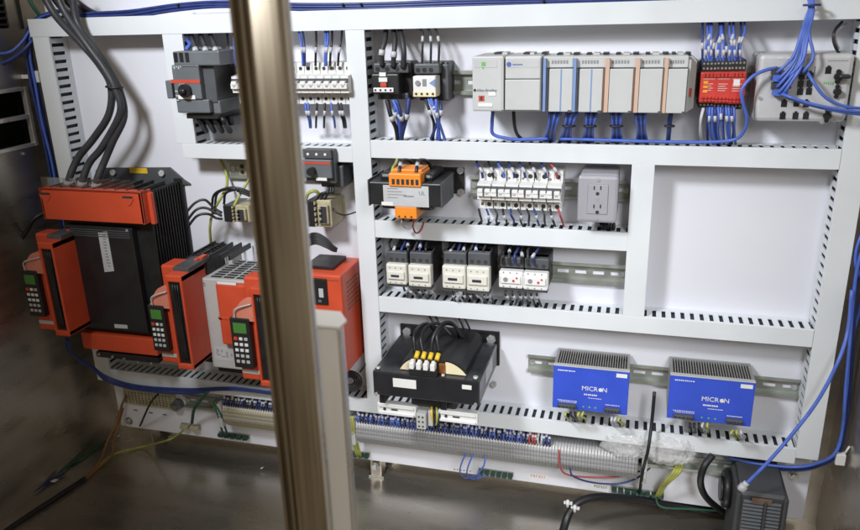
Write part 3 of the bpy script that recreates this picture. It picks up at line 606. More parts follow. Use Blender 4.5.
for u in (.055, .87):
    x_ = cx0+(cx1-cx0)*u; MB().box(x_-.009, x_+.009, Yc-.0004, Yc, cz1-.010, cz1-.0065, .0).build('finger_slot', 'ink', cv)
    MB().prism([(x_-.011+.022*t, Yc, cz1-.010-.011*math.sin(math.pi*t)) for t in [i/8 for i in range(9)]], (0, -.0012, 0)).build('finger_rim', 'orange_red', cv)
tb = MB().box(cx0+.006, cx1-.006, Yf-.010, D-.015, zt-.012, cz1-.006); tb.build('terminal_deck', 'dark_grey', d1)
tsep = MB()
for k in range(9): x_ = cx0+.012+(cx1-cx0-.024)*k/8; tsep.box(x_-.0015, x_+.0015, Yf-.008, D-.03, cz1-.008, cz1+.0015)
tsep.build('terminal_partition', 'black', d1)
sh0, sh1 = at(42, 176.5, Yc+.012), at(136, 189, Yc+.012)
MB().box(sh0.x, sh1.x, Yc+.008, Yc+.009, cz1-.01, sh0.z).build('clear_shield', 'clear', d1)
Yp = Yf-.012
a, b = at(79, 231, Yp), at(143.5, 333, Yp); pz1 = (at(79, 229, Yp).z+at(135.5, 225.5, Yp).z)/2
px0 = (a.x+at(92, 331, Yp).x)/2; px1 = (b.x+at(135.5, 225, Yp).x)/2
fp = MB().box(px0-.02, px1, Yp, Yf, b.z, pz1, .0015).build('front_panel', 'black', d1)
def quad(pts, Y, t, name, m, par): v = [at(x, y, Y) for x, y in pts]; return MB().prism([(p.x, Y, p.z) for p in v], (0, -t, 0)).build(name, m, par)
st = quad(((98, 232), (107.3, 231.5), (114.3, 271), (104.8, 272)), Yp, .0005, 'long_label', 'grey_paper', fp)
q = MB()
for k in range(11): c = at(103.2+.58*k, 236+3*k, Yp-.001); q.box(c.x-.0022+jit(.001), c.x+.003+jit(.001), Yp-.0006, Yp-.0009, c.z-.0008, c.z+.0008)
q.build('print', 'print_grey', st)
quad(((114.3, 324), (127.3, 325), (128, 328.6), (115, 327.8)), Yp, .0005, 'white_label', 'grey_paper', fp)
q = MB()
for k in range(4): q.box(px0-.01, px1-.004, Yp-.0006, Yp, pz1-.006-.0035*k, pz1-.0045-.0035*k)
q.build('panel_groove', 'dark_grey', fp)
MB().cyl((px1-.008, Yp, pz1-.003), (px1-.008, Yp-.001, pz1-.003), .002).build('screw', 'screw', fp)
a, b = at(84, 331, Yp), at(157, 357, Yp); MB().box(a.x-.01, b.x, Yp+.002, D-.01, b.z, a.z-.004, .002).build('lower_cover', 'orange_red', d1)
a, b = at(94, 352.5, Yp), at(157.5, 366.5, Yp); tz = at(94, 361, Yp).z
tb = MB().box(a.x, b.x, Yp+.004, D-.02, b.z+.003, a.z, .001).build('lower_terminals', 'black', d1)
q = MB()
for x, y in ((99, 354.5), (112.5, 357), (124, 359), (138, 362.5), (151, 364)): c = at(x, y, Yp+.002); q.cyl((c.x, Yp+.004, c.z), (c.x, Yp+.001, c.z), .0026, 8)
q.build('terminal_bolt', 'zinc', tb)
head(d1, (35.2, 241.5), (50.8, 243.8), (56.8, 335), (70.4, 337.6), -.108, Yf-.002, (24, 268.5), (49, 315.4))
# drive 2
Yf2 = -.04
a = at(180, 262, Yf2); b = at(221, 300, Yf2); zb2 = at(205, 362, Yf2).z
d2 = empty('motor_drive', 'narrow black and orange motor drive between the largest drive and the grey one', 'motor drive', (a.x, D, zb2))
zt2 = at(238, 243, D).z-.004
MB().box(at(183, 262, Yf2).x, at(233, 244, D).x, Yf2, D-.004, zb2, zt2, .002).build('body', 'heat_black', d2)
q = MB()
for k in range(7): y_ = D-.012-.010*k; q.box(at(190, 262, Yf2).x, at(233, 244, D).x-.006, y_-.0018, y_+.0018, zt2, zt2+.006, .0008)
for k in range(5): x_ = at(190, 262, Yf2).x+.016*k; q.box(x_, x_+.003, D-.075, D-.008, zt2, zt2+.008)
q.build('terminal_deck', 'black', d2)
MB().box(at(232, 243, D).x+.001, at(240, 243, D).x, D-.03, D-.002, zt2-.03, zt2-.004, .001).build('terminal_clamp', 'pale_grey', d2)
head(d2, (164, 274), (180.5, 277.5), (178, 368), (194.2, 371.6), -.108, Yf2-.002, (150, 303), (172.8, 350))
# drive 3
Y3 = -.055
a, b = at(200.5, 279, Y3), at(221, 365, Y3)
x30 = (at(200.3, 279, Y3).x+at(213, 364, Y3).x)/2; z31 = at(205, 278.5, Y3).z; z30 = at(222, 368, Y3).z; x31 = at(304, 292, Y3).x
d3 = empty('motor_drive', 'grey and orange motor drive with vented top, partly hidden by the steel post', 'motor drive', (x30, D, z30))
MB().box(x30, x31, Y3, D-.002, z30, z31, .002).build('body', 'pale_grey', d3)
q = MB()
for k in range(8):
    y_ = D-.012-.0105*k
    for j in range(7): xx = x30+.012+(x31-x30-.02)*j/7; q.box(xx, xx+(x31-x30)*.105, y_-.0035, y_+.003, z31, z31+.0006)
q.build('vent_slot', 'ink', d3)
xo = (at(214, 279, Y3-.01).x+at(224, 345, Y3-.01).x)/2; zo = at(222, 344, Y3-.01).z
oc = MB().box(xo, x31, Y3-.012, Y3, zo, z31-.002, .003).box(xo-.001, x31, Y3-.013, Y3-.01, z31-.06, z31-.057).build('front_cover', 'orange_red', d3)
a, b = at(216.8, 281.6, Y3-.013), at(236, 285.6, Y3-.013); MB().box(a.x, b.x, Y3-.0122, Y3-.0126, b.z, a.z).build('white_label', 'paper', oc)
c = at(220, 319, Y3-.013); MB().box(c.x-.002, c.x+.003, Y3-.0122, Y3-.013, c.z-.001, c.z+.002).build('finger_slot', 'ink', oc)
a, b = at(214, 347, Y3-.001), at(238, 364.5, Y3-.001); ty = MB().box(a.x, b.x, Y3, Y3-.0006, b.z+.004, a.z).build('type_label', 'grey_paper', d3)
q = MB()
for r in range(6):
    for k in range(4):
        if random.random() < .75: x_ = a.x+.003+(b.x-a.x-.006)*k/4; z_ = a.z-.004-(a.z-b.z-.01)*r/6; q.box(x_, x_+random.uniform(.003, .008), Y3-.0006, Y3-.0008, z_-.0011, z_+.0005)
q.build('print', 'print_grey', ty)
MB().box(x30+.002, x30+.006, Y3-.0002, Y3-.001, z31-.012, z31-.006).build('screw', 'screw', d3)
MB().box(x30+.003, x30+(x31-x30)*.7, Y3+.01, D-.02, z30-.012, z30, .001).build('lower_terminals', 'black', d3)
head(d3, (252, 287), (268, 290), (258.5, 385), (273.5, 389), -.115, Y3-.002, (231.6, 315.5), (256.8, 367), lug=False)
# drive 4
Y4 = -.052
a, b = at(342.4, 276, Y4), at(346, 373.5, Y4); x41 = (a.x+b.x)/2; x40 = x41-.075
d4 = empty('motor_drive', 'plain orange red drive standing beside the middle upright duct, right of the post', 'motor drive', (x40, D, b.z))
MB().box(x40, x41, Y4, D-.008, b.z, a.z, .003).build('housing', 'orange_red', d4)
a, b = at(312, 278, Y4-.001), at(328.5, 305, Y4-.001); sv = MB()
for k in range(7): sv.box(x41-.0003, x41+.0006, Y4+.02, D-.03, at(342.4, 276, Y4).z-.02-.007*k, at(342.4, 276, Y4).z-.0175-.007*k)
sv.build('side_vent', 'stripe_brown', d4); MB().box(x40+.004, x41-.004, Y4-.0006, Y4, at(342.4, 276, Y4).z-.0085, at(342.4, 276, Y4).z-.0075).build('cover_seam', 'stripe_brown', d4)
dp = MB().box(a.x, b.x, Y4-.0025, Y4+.002, b.z, a.z, .001).build('display_panel', 'black', d4)
MB().box(a.x+.010, b.x-.006, Y4-.003, Y4-.0025, b.z+.012, b.z+.026).build('display', 'grey_paper', dp); MB().box(a.x+.008, b.x-.010, Y4-.003, Y4-.0025, b.z+.004, b.z+.008).build('key', 'mid_grey', dp)
a, b = at(334, 313, Y4-.001), at(343, 361, Y4-.001); tb = MB().box(a.x, b.x-.002, Y4-.004, Y4+.002, b.z, a.z, .001).build('terminal_column', 'black', d4)
q = MB(); 
for k in range(5): z_ = b.z+(a.z-b.z)*(.12+.18*k); q.box(b.x-.012, b.x-.003, Y4-.0085, Y4-.004, z_-.003, z_+.003, .0006)
q.build('terminal_plug', 'pale_grey', tb)
MB().box(x40+.01, x41-.02, Y4+.02, D-.02, d4.location.z+(at(342.4, 276, Y4).z-d4.location.z), at(342.4, 276, Y4).z+.006, .001).build('top_terminals', 'black', d4)
# ------------------------------------------------------------------ small beige relays by the post
def terminal_relay(label, tl, br, dark):
    f = F('fuse_holder', label, 'fuse holder', tl, br, .05, 'dusty beige fuse holders beside the drives')
    f.part('black_socket', 'black', ('b', 0, dark, 0, .05, .02, .98, .001)); f.part('body', 'dirty_beige', ('b', dark, 1, 0, .046, 0, 1, .002), ('b', dark+.08, .92, .046, .052, .15, .85, .002))
    f.part('screw_slot', 'ink', *[('b', dark+.16, dark+.28, .0515, .0526, .2+.2*q, .3+.2*q) for q in range(3)], ('b', .62, .86, .0515, .0526, .2, .8)); f.part('terminal_teeth', 'dirty_beige', *[('b', dark-.03, dark+.02, .02, .053, .05+.2*q, .16+.2*q) for q in range(5)])
terminal_relay('dusty beige and black fuse holder left of the steel post', (222.5, 205), (249, 223.5), .42)
terminal_relay('dusty beige and black fuse holder right of the steel post', (306, 200), (331.5, 228.5), .38)
for lab, x, y, h in (('small perforated metal bracket at the post, above the left fuse holder', 243, 166, .03), ('small perforated metal bracket beside the right fuse holder', 341, 206, .036)):
    c = at(x, y, D); o = MB().box(c.x-.007, c.x+.007, D-.003, D-.0005, c.z-h/2, c.z+h/2, .0005).build('mounting_bracket', 'dirty_beige'); tag(o, lab, 'bracket', 'small perforated brackets')
    MB().cyl((c.x, D-.003, c.z+h*.3), (c.x, D-.005, c.z+h*.3), .0028, 10).cyl((c.x, D-.003, c.z-h*.3), (c.x, D-.005, c.z-h*.3), .0028, 10).box(c.x-.003, c.x+.003, D-.0036, D-.003, c.z-.003, c.z+.003).build('screw', 'ink', o)
# ------------------------------------------------------------------ bottom: terminal blocks
TP = .0046
def terminal_row(x0, x1, zfun, group, lab_, dark):
    root = None; n = int((x1-x0)/TP)
    for k in range(n):
        x = x0+k*TP
        if root is None:
            root = empty('terminal_block', lab_, 'terminal block', (x, D, zfun(x)-.026), group); z = zfun(x)
            MB().prism([(x-TP*.46, D-v, z+w) for v, w in ((.006, -.026), (.006, .020), (.030, .020), (.042, .011), (.042, -.009), (.030, -.026))], (TP*.9, 0, 0)).build('body', 'block_grey' if not dark else 'dirty_beige', root)
            MB().box(x-TP*.3, x+TP*.3, D-.0415, D-.0428, z-.001, z+.002).box(x-TP*.3, x+TP*.3, D-.0415, D-.0426, z-.008, z-.005).box(x-TP*.3, x+TP*.3, D-.0415, D-.0426, z+.006, z+.0085).build('wire_opening', 'print_grey', root)
            MB().box(x-TP*.4, x+TP*.38, D-.034, D-.039, z+.0125, z+.0185).build('marker_tag', 'white', root); first = x
        else: dup(root, x-first, zfun(x)-zfun(first))
    return n
zr = lambda x: at(500, 451, 0).z
xa, xb = at(357, 432, 0).x, at(642, 471, 0).x
nR = terminal_row(xa, xb, zr, 'grey terminal blocks right of the steel post', 'grey terminal block in the long row under the bottom duct', False)
xc, xd = at(224, 417, 0).x, at(288, 425, 0).x
nL = terminal_row(xc, xd, zr, 'dim terminal blocks left of the steel post', 'beige terminal block in the dim row under the drives', True)
k = 0
for side, (x0, x1) in enumerate(((xc, xd), (xa, xb))):
    x = x0+.001
    while x < x1-.004:
        if side == 0: m = random.choice(['navy_wire', 'black_wire', 'navy_wire'])
        else:
            fr_ = (x-x0)/(x1-x0)
            if fr_ > .70: break
            m = 'red_wire' if .625 < fr_ < .65 else 'white_wire' if .65 <= fr_ < .67 else random.choice(['blue_wire', 'navy_wire', 'navy_wire'])
        z = zr(x); t_ = jit(.0012)
        nm = {'navy_wire': 'dark blue', 'blue_wire': 'blue', 'black_wire': 'black', 'red_wire': 'red', 'white_wire': 'white'}[m]
        wire([(x+t_, .012, -.4400), (x+t_*2+jit(.001), .004, -.455), (x+jit(.001), .002, zr(x)+.030), (x, .004, z+.017)], .0017, m, '%s wire dropping from the bottom duct into a terminal %s the post' % (nm, 'left of' if side == 0 else 'right of'), group='%s wires into the terminal rows %s the post' % (nm, 'left of' if side == 0 else 'right of'), sleeve=[.1, .3] if k % 3 else [.16], n=6, sub=3, world=True)
        x += TP*.98; k += 1
def end_stop(label, x): 
    o = MB().box(x-.004, x+.004, D-.044, D-.004, zr(x)-.024, zr(x)+.022, .001).build('end_stop', 'pale_grey'); tag(o, label, 'end stop', 'end stops of the terminal rows')
    MB().cyl((x, D-.044, zr(x)), (x, D-.0455, zr(x)), .002).build('screw', 'screw', o)
end_stop('grey end stop at the left end of the long terminal row', xa-.007); end_stop('grey end stop at the right end of the long terminal row, by the clear wrap', xb+.003); end_stop('beige end stop at the left end of the dim terminal row', xc-.007)
# perforated pale strip, round knob, earth bars, plate bolts
a, b = at(122, 387, D-.004), at(177, 412, D-.004)
ps = MB().box(a.x, b.x, D-.004, D-.0004, b.z+.004, a.z-.004, .001).build('perforated_plate', 'dirty_beige'); tag(ps, 'pale plate pierced with rows of small holes at the lower left', 'perforated plate')
q = MB(); px = np.linspace(a.x+.005, b.x-.012, 14); pz = np.linspace(b.z+.010, a.z-.009, 5)
for x in px:
    for z in pz: q.cyl((x, D-.0035, z), (x, D-.0043, z), .0015, 6)
q.build('hole', 'ink', ps)
q = MB()
for x, y in ((136, 410), (151, 412.5), (165, 414.5)): c = at(x, y, D); q.box(c.x-.004, c.x+.004, D-.0004, D-.0012, c.z-.0008, c.z+.0008)
tag(q.build('print_mark', 'ink'), 'three small dark marks printed under the pierced plate', 'printed mark')
c = at(175.5, 406.5, D-.012); o = MB().cyl((c.x, D, c.z), (c.x, D-.014, c.z), .0105, 18, .009).build('cable_gland', 'mid_grey'); tag(o, 'round grey cap beside the pierced plate at the lower left', 'cap'); MB().cyl((c.x, D-.014, c.z), (c.x, D-.016, c.z), .005, 6).build('cap_nut', 'zinc', o)
o = MB(); c = at(226, 406, D-.01); o.cyl((c.x-.02, D-.012, c.z), (c.x+.012, D-.012, c.z), .011, 16); tag(o.build('cable_sleeve', 'dirty_beige'), 'short pale sleeve lying before the dim terminal row', 'sleeve')
def earth_bar(label, tl, br, n, m='green_block'):
    a, b = at(*tl, D-.010), at(*br, D-.010); z1, z0 = a.z, b.z; zc = (z0+z1)/2; h = max(.008, abs(z1-z0)*.4)
    r = MB().box(a.x, b.x, D-.004, D-.0004, zc-h/2, zc+h/2, .0005).build('earth_bar', 'zinc'); tag(r, label, 'earth terminal', 'small green earth terminals along the panel bottom')
    w = (b.x-a.x)/n
    for k in range(n): MB().box(a.x+w*(k+.1), a.x+w*(k+.9), D-.004, D-.012, zc-h*.42, zc+h*.42, .0008).cyl((a.x+w*(k+.5), D-.012, zc), (a.x+w*(k+.5), D-.0128, zc), w*.25, 8).build('terminal', m, r)
earth_bar('green earth terminals under the big black transformer', (478, 470), (513, 480), 6)
earth_bar('green earth terminals near the black stick at lower right', (611, 487), (664, 500.5), 8)
earth_bar('dim green earth terminals left of the steel post', (217, 432.5), (248, 441.5), 5)
earth_bar('green earth terminals close by the right edge of the post', (346, 452), (369, 459.5), 4)
earth_bar('two worn earth clamps under the dark green wire', (179, 424), (199, 432), 2, 'dirty_beige')
for lab, x, y in (('hex bolt through the panel below the big transformer', 375, 466), ('hex bolt at the lower left corner of the panel', 129.5, 420.5), ('hex bolt at the lower right corner of the panel', 793.5, 475.5)):
    c = at(x, y, D); o = MB().cyl((c.x, D-.0002, c.z), (c.x, D-.0014, c.z), .0075, 16).build('panel_bolt', 'zinc'); tag(o, lab, 'bolt', 'bolts holding the panel'); MB().cyl((c.x, D-.0014, c.z), (c.x, D-.006, c.z), .005, 6).build('bolt_head', 'screw', o)
for lab, x in (('short steel leg under the panel, below the middle bolt', at(375, 470, D).x), ('short steel leg under the panel near the left corner', -.50), ('short steel leg under the panel near the right corner', .60)):
    o = MB().box(x-.010, x+.010, .046, .070, ZF, -.5636, .001).build('support_leg', 'steel'); tag(o, lab, 'support leg', 'short legs carrying the panel')
    MB().box(x-.014, x+.014, .045, .074, ZF, ZF+.004, .0005).build('foot_plate', 'zinc', o)
# pale printed stickers on the panel
for lab, tl, br, m in (('faint red printed sticker at the panel bottom, right of the blue loops', (529, 472), (548, 481), 'print_red'), ('faint green sticker left of the right earth terminals', (592, 482), (609, 491.5), 'green_block'), ('faint green sticker under the blue wire loops', (452, 466), (474, 474), 'green_block')):
    a, b = at(*tl, D-.001), at(*br, D-.001); o = MB().box(a.x, b.x, D-.0003, D-.0007, b.z+.002, a.z-.002).build('sticker', 'paper'); tag(o, lab, 'sticker', 'stickers along the panel bottom')
    q = MB(); 
    for r in range(3):
        for k in range(6): x_ = a.x+.003+(b.x-a.x-.005)*k/6; z_ = a.z-.005-(a.z-b.z-.008)*r/3; q.box(x_, x_+random.uniform(.001, .0032), D-.0007, D-.0009, z_-.0004, z_+.0004)
    q.build('print', m, o)
# ------------------------------------------------------------------ heater box, clear wrap, black stick
HY = -.055
a, b = at(741, 492, HY), at(786, 494, HY)
hx0, hx1, hz = a.x, b.x, a.z
hb = empty('cabinet_heater', 'dark grey louvred heater box standing at the lower right corner', 'heater', ((hx0+hx1)/2, HY, ZF))
yb_ = .036
q = MB(); pr = [(HY, ZF), (HY, hz-.004), (HY+.004, hz), (yb_-.012, hz+.006), (yb_, hz), (yb_, ZF)]
q.prism([(hx0+.0, y, z) for y, z in pr], (hx1-hx0, 0, 0)); q.build('housing', 'heater_grey', hb)
q = MB().box(hx0-.006, hx0+.002, HY-.004, yb_-.02, ZF, hz-.001, .004).box(hx1-.002, hx1+.005, HY-.004, yb_-.02, ZF, hz-.001, .004).build('side_cheek', 'heater_grey', hb)
q = MB()
for k in range(16): z_ = hz-.012-.0058*k; q.box(hx0+.004, hx0+.030, HY-.0035, HY, z_-.0016, z_+.0016, .0005); q.box(hx0+.034, hx1-.004, HY-.0035, HY, z_-.0016, z_+.0016, .0005)
q.build('louvre', 'mid_grey', hb)
MB().box(hx0+.0305, hx0+.0335, HY-.006, HY, ZF, hz-.008, .0008).build('centre_rib', 'heater_grey', hb)
MB().box(hx0+.014, hx0+.040, HY-.004, HY-.001, hz-.012, hz-.005, .0005).build('name_strip', 'stripe_brown', hb)
MB().cyl((hx0-.006, .0, hz-.035), (hx0-.016, .0, hz-.035), .027, 24).cyl((hx0-.016, .0, hz-.035), (hx0-.020, .0, hz-.035), .018, 24).build('round_knob', 'black', hb)
def wrap_bag(label, tl, br, Y, seed):
    a, b = at(*tl, Y), at(*br, Y); rs = np.random.RandomState(seed); bm = bmesh.new(); bmesh.ops.create_icosphere(bm, subdivisions=5, radius=1)
    from mathutils import noise
    for v in bm.verts:
        d_ = v.co.copy(); p = d_*2.2+Vector((seed, 0, 0)); n1 = noise.noise(p); n2 = noise.noise(d_*7+Vector((0, seed, 0))); c_ = noise.cell(d_*5.5)
        e = abs(d_.x)**3*math.copysign(.15, d_.x)
        r = 1+.14*n1+.12*n2+.10*(abs(noise.noise(d_*11))-.2)+.05*noise.noise(d_*24)
        v.co = Vector(((a.x+b.x)/2+(math.copysign(abs(d_.x)**.7, d_.x)+e)*r*(b.x-a.x)*.47, Y+.010+d_.y*r*.014, (a.z+b.z)/2+math.copysign(abs(d_.z)**.7, d_.z)*r*(a.z-b.z)*.46))
    mb = MB(); bm.verts.index_update(); mb.add([v.co.copy() for v in bm.verts], [tuple(q.index for q in f.verts) for f in bm.faces], True); bm.free()
    tag(mb.build('plastic_wrap', 'wrap'), label, 'clear wrap', 'crumpled clear plastic wrap over the terminals')
wrap_bag('crumpled clear plastic wrap left of the black stick', (605, 431), (651, 464), -.006, 3)
wrap_bag('crumpled clear plastic wrap right of the black stick', (646, 434), (691, 471), -.006, 8)
wire([(654.5, 392, -.004), (652, 420, -.010), (648, 450, -.028), (643, 470, -.024), (639.5, 493, D-.012)], .0024, 'black_wire', 'thin black stick leaning before the bottom duct between blue supplies', 'cable tie', 'cable_tie')
# ------------------------------------------------------------------ steel door post and its bracket
PY = -.65
po = empty('door_post', 'tall brushed steel door post crossing the picture from top to bottom', 'door post', (.19, PY, ZF))
x0, x1, xe = .1722, .1990, .2018
cs = [(x0, PY+.0016), (x0+.0066, PY+.0016), (x0+.0082, PY+.0004)]+[(x0+.0082+(x1-.0012-x0-.0082)*t, PY+.0004-.0009*math.sin(math.pi*(.06+.60*t))+.0005) for t in [i/12 for i in range(1, 13)]]+[(x1, PY+.0012), (x1, PY+.0055), (x0, PY+.0055)]
pf = MB().prism([(x, y, ZF+.001) for x, y in cs], (0, 0, .5-ZF))
for i in range(2+3, 2+14): pf.sm[i] = True
pf.build('front_face', 'post_steel', po)
MB().box(x0-.0004, x0+.0018, PY-.0018, PY+.006, ZF+.001, .5, .0005).build('left_lip', 'post_steel', po)
MB().box(x0+.0040, x0+.0060, PY+.0002, PY+.0016, ZF+.001, .5, .0004).build('raised_seam', 'post_steel', po)
MB().box(x1-.0003, xe, PY+.0008, PY+.0062, ZF+.001, .5, .0014).build('right_edge', 'post_edge', po)
br = empty('door_bracket', 'pale steel bracket with pointed top behind the right side of the post', 'bracket', (.21, PY+.03, ZF))
BY = -.60; a = at(339.5, 329, BY); bz = a.z; c = at(346, 320, BY+.01); e = at(341, 311, BY+.025)
MB().prism([(a.x-.03, BY, bz), (a.x, BY, bz), (c.x, BY+.011, bz), (e.x, BY+.024, bz), (a.x-.03, BY+.024, bz)], (0, 0, .0015)).build('top_plate', 'white', br)
MB().box(a.x-.03, a.x-.0018, BY+.001, BY+.006, ZF+.001, bz-.0005, .001).build('side_face', 'pale_steel', br)
MB().box(a.x-.0018, a.x+.0008, BY, BY+.006, ZF+.001, bz-.0004, .0006).build('right_edge', 'post_edge', br)
# ------------------------------------------------------------------ thick grey cables into drive 1
G = 'thick grey cables feeding the largest drive'
YT = -.040
wire([(40, -12, -.02), (56, 16, -.02), (82, 44, -.03), (99, 64, -.03), (111, 86, -.03), (109, 114, -.028), (94, 138, -.028), (78, 158, -.03), (69.5, 178, YT), (68.5, 190, YT)], .0056, 'grey_cable', 'left one of three thick grey cables curving down into the largest drive', 'cable', 'power_cable', G, n=12, sleeve=.92)
wire([(54, -12, -.026), (66, 14, -.028), (88, 46, -.034), (104, 68, -.034), (115, 88, -.034), (120.5, 112, -.032), (103, 146, -.03), (90, 162, -.032), (83, 179, YT), (82, 192, YT)], .0056, 'grey_cable', 'middle one of three thick grey cables curving down into the largest drive', 'cable', 'power_cable', G, n=12, sleeve=.92)
wire([(72, -12, -.020), (77, 22, -.022), (94, 48, -.026), (108, 69, -.026), (119, 89, -.026), (124, 116, -.026), (113, 141, -.028), (105, 160, -.03), (97, 180, YT), (96, 193, YT)], .0056, 'grey_cable', 'right one of three thick grey cables curving down into the largest drive', 'cable', 'power_cable', G, n=12, sleeve=.92)
def tie(x, y, Y, w, h, label, m='black_wire', ang=0.):
    c = at(x, y, Y); q = MB(); pts = [(c.x+w*math.cos(t)*math.cos(ang), c.y+h*math.sin(t), c.z+w*math.cos(t)*math.sin(ang)) for t in [i*2*math.pi/14 for i in range(15)]]
    tag(q.tube(pts, .0014, 6, 2).build('cable_tie', m), label, 'cable tie')
tie(114.5, 87, -.030, .0125, .011, 'black cable tie round the three thick grey cables', ang=-.1)
G = 'grey cables passing behind the top duct at the left'
for k, p_ in enumerate(([(58, -10, .0), (72, 6, .0), (88, 16, .02), (106, 21, .034)], [(64, -10, .006), (80, 5, .008), (95, 14, .024), (114, 20, .036)], [(48, -10, .004), (62, 8, .006), (76, 19, .02), (90, 28, .034)])):
    wire(p_, .0052, 'grey_cable', '%s grey cable dipping behind the top duct at the left' % ['middle', 'upper right', 'lower left'][k], 'cable', 'power_cable', G, n=10)
wire([(26, -8, .02), (33, 6, .022), (42, 18, .03), (52, 30, .038)], .0032, 'green_wire', 'thin green cable at the upper left corner of the panel', 'cable', 'cable')
# blue bundle lying on the top duct
G = 'blue wires lying along the top duct'
base = [(62, 19), (88, 16.5), (130, 13.5), (180, 7.0), (228, 4.5), (300, 6.5), (380, 5.5), (460, 3.5), (560, 1.5), (680, -1.5), (800, -4), (880, -6)]
for k in range(7):
    o_ = (k-3)*1.05; yy = .004+.004*(k % 3)
    wire([(x, y+o_*(1.5 if x < 150 and k > 3 else .8)+jit(.7), yy) for x, y in base], .0021, 'blue_wire' if k % 3 else 'navy_wire', 'blue wire lying along the top duct, %s strand from the front' % ORD[k], group=G)
for x, y in ((181, 5), (345, 5), (363, 4.5), (544, 1.5)): tie(x, y, .008, .001, .011, 'black tie round the blue wires above %s' % {181: 'the large motor switch', 345: 'the breakers beside the post', 363: 'the middle upright duct', 544: 'the processor module'}[x], ang=1.5)
# blue bundle down the left wall
G = 'blue cables down the left edge of the panel'
bl = [(60, 12), (40, 18), (31, 32), (30, 55), (35, 85), (42.5, 120), (51, 160), (58, 195), (66, 230)]
for k in range(6): wire([(x+(k-3.2)*1.15+jit(.6), y+jit(1.5), .012+.005*(k % 3)) for x, y in bl], .0023, 'blue_wire' if k % 2 else 'navy_wire', 'blue cable down the left edge of the panel, %s from the left' % ORD[k], 'cable', 'data_cable', G)
wire([(-6, 66, -.02), (10, 60, -.01), (24, 50, .0), (33, 40, .01)], .0034, 'navy_wire', 'dark blue cable running from the left wall to the panel corner', 'cable', 'data_cable')
wire([(-6, 54, -.02), (10, 52, -.012), (22, 42, .0), (30, 30, .012)], .0022, 'blue_wire', 'blue cable running from the left wall over the dark one', 'cable', 'data_cable')
c = onx(34, 77, XL+.03); o = MB().box(c.x-.006, c.x+.006, .014, .026, c.z-.009, c.z+.009, .001).build('cable_mount', 'white'); tag(o, 'small white cable mount beside the blue cables on the left', 'cable mount'); MB().box(XL, c.x-.006, .017, .023, c.z-.003, c.z+.003).build('mount_foot', 'white', o)
wire([(-8, 257, -.06), (14, 246, -.05), (26, 232, -.045), (34, 219, -.04), (50, 210, -.02)], .004, 'black_wire', 'black cable curving behind the largest drive at the left wall', 'cable', 'cable')
# wires beside the drives
G = 'black wires between the largest drive and the left fuse holder'
wire([(185, 214, -.03), (195, 203, -.022), (205, 200, -.015), (214, 208, -.012), (222, 213, -.01)], .0021, 'black_wire', 'upper black wire looping from the largest drive to the left fuse holder', group=G)
wire([(186, 222, -.028), (196, 210, -.022), (206, 208, -.015), (216, 213, -.012), (222, 216, -.01)], .0021, 'black_wire', 'middle black wire looping from the largest drive to the left fuse holder', group=G)
wire([(187, 228, -.026), (197, 216, -.022), (208, 214, -.015), (216, 218, -.01), (222, 219, -.01)], .0021, 'black_wire', 'lower black wire looping from the largest drive to the left fuse holder', group=G)
G = 'black wires arching over the left fuse holder'
for k, (x0_, y0_) in enumerate(((212, 210), (215, 214), (224, 204))): wire([(x0_, y0_, .0), (x0_+2, 195-k, -.004), (x0_+14, 188.5-k*.6+k, -.006), (238, 188+k*1.5, -.004), (250, 192+2*k, .0)], .002, 'black_wire', '%s black wire arching over the left fuse holder toward the post' % ORD[k], group=G)
wire([(216, 143, .034), (220, 158, .036), (226, 172, .034), (227, 185, .02), (222, 196, .0), (213, 212, .0), (210, 228, .0), (211, 244, .014)], .0022, 'ground_wire', 'yellow green wire from the short level duct down to the narrow drive')
wire([(250, 178, .02), (244, 188, .01), (238, 198, .0), (234, 206, -.004)], .0022, 'ground_wire', 'yellow green wire from the post into the left fuse holder')
wire([(305, 204, -.004), (308, 194, -.008), (315, 191, -.006), (320, 195, .0)], .0025, 'ground_wire', 'yellow green loop over the right fuse holder')
G = 'black wires round the right fuse holder'
for k in range(3): wire([(316+4*k, 201, .0), (321+4*k, 194-k, -.005), (327+3*k, 192, -.004), (329+2*k, 186, .0)], .002, 'black_wire', '%s black wire over the right fuse holder' % ORD[k], group=G)
wire([(331, 205, .01), (336, 212, .0), (345, 215, .01), (356, 212, .03)], .0012, 'grey_cable', 'thin grey wire from the right fuse holder to the upright duct')
G = 'black cables bundled above the plain orange drive'
for k in range(6): wire([(300, 240+2*k, -.02), (314, 233.5+2.0*k, -.02), (325, 238+1.7*k, -.02), (333, 246+.9*k, -.02), (337, 249+.4*k, -.018)], .0020, 'black_wire', 'black wire in the bundle above the plain orange drive, %s from the top' % ORD[k], group=G)
q = MB(); c = at(350, 381, -.012)
for r in (.010, .014, .018): q.tube([(c.x+r*math.cos(t), -.012+.010*math.sin(t)*.4, c.z+r*.75*math.sin(t)) for t in [i*2*math.pi/14 for i in range(15)]], .0035, 8, 3)
tag(q.build('cable_coil', 'black_wire'), 'black cable coil under the plain orange drive beside the post', 'cable')
wire([(360, 372, -.0), (365, 365, .0), (366, 355, .01), (362, 345, .03)], .0016, 'grey_cable', 'thin grey wire curving beside the plain orange drive')
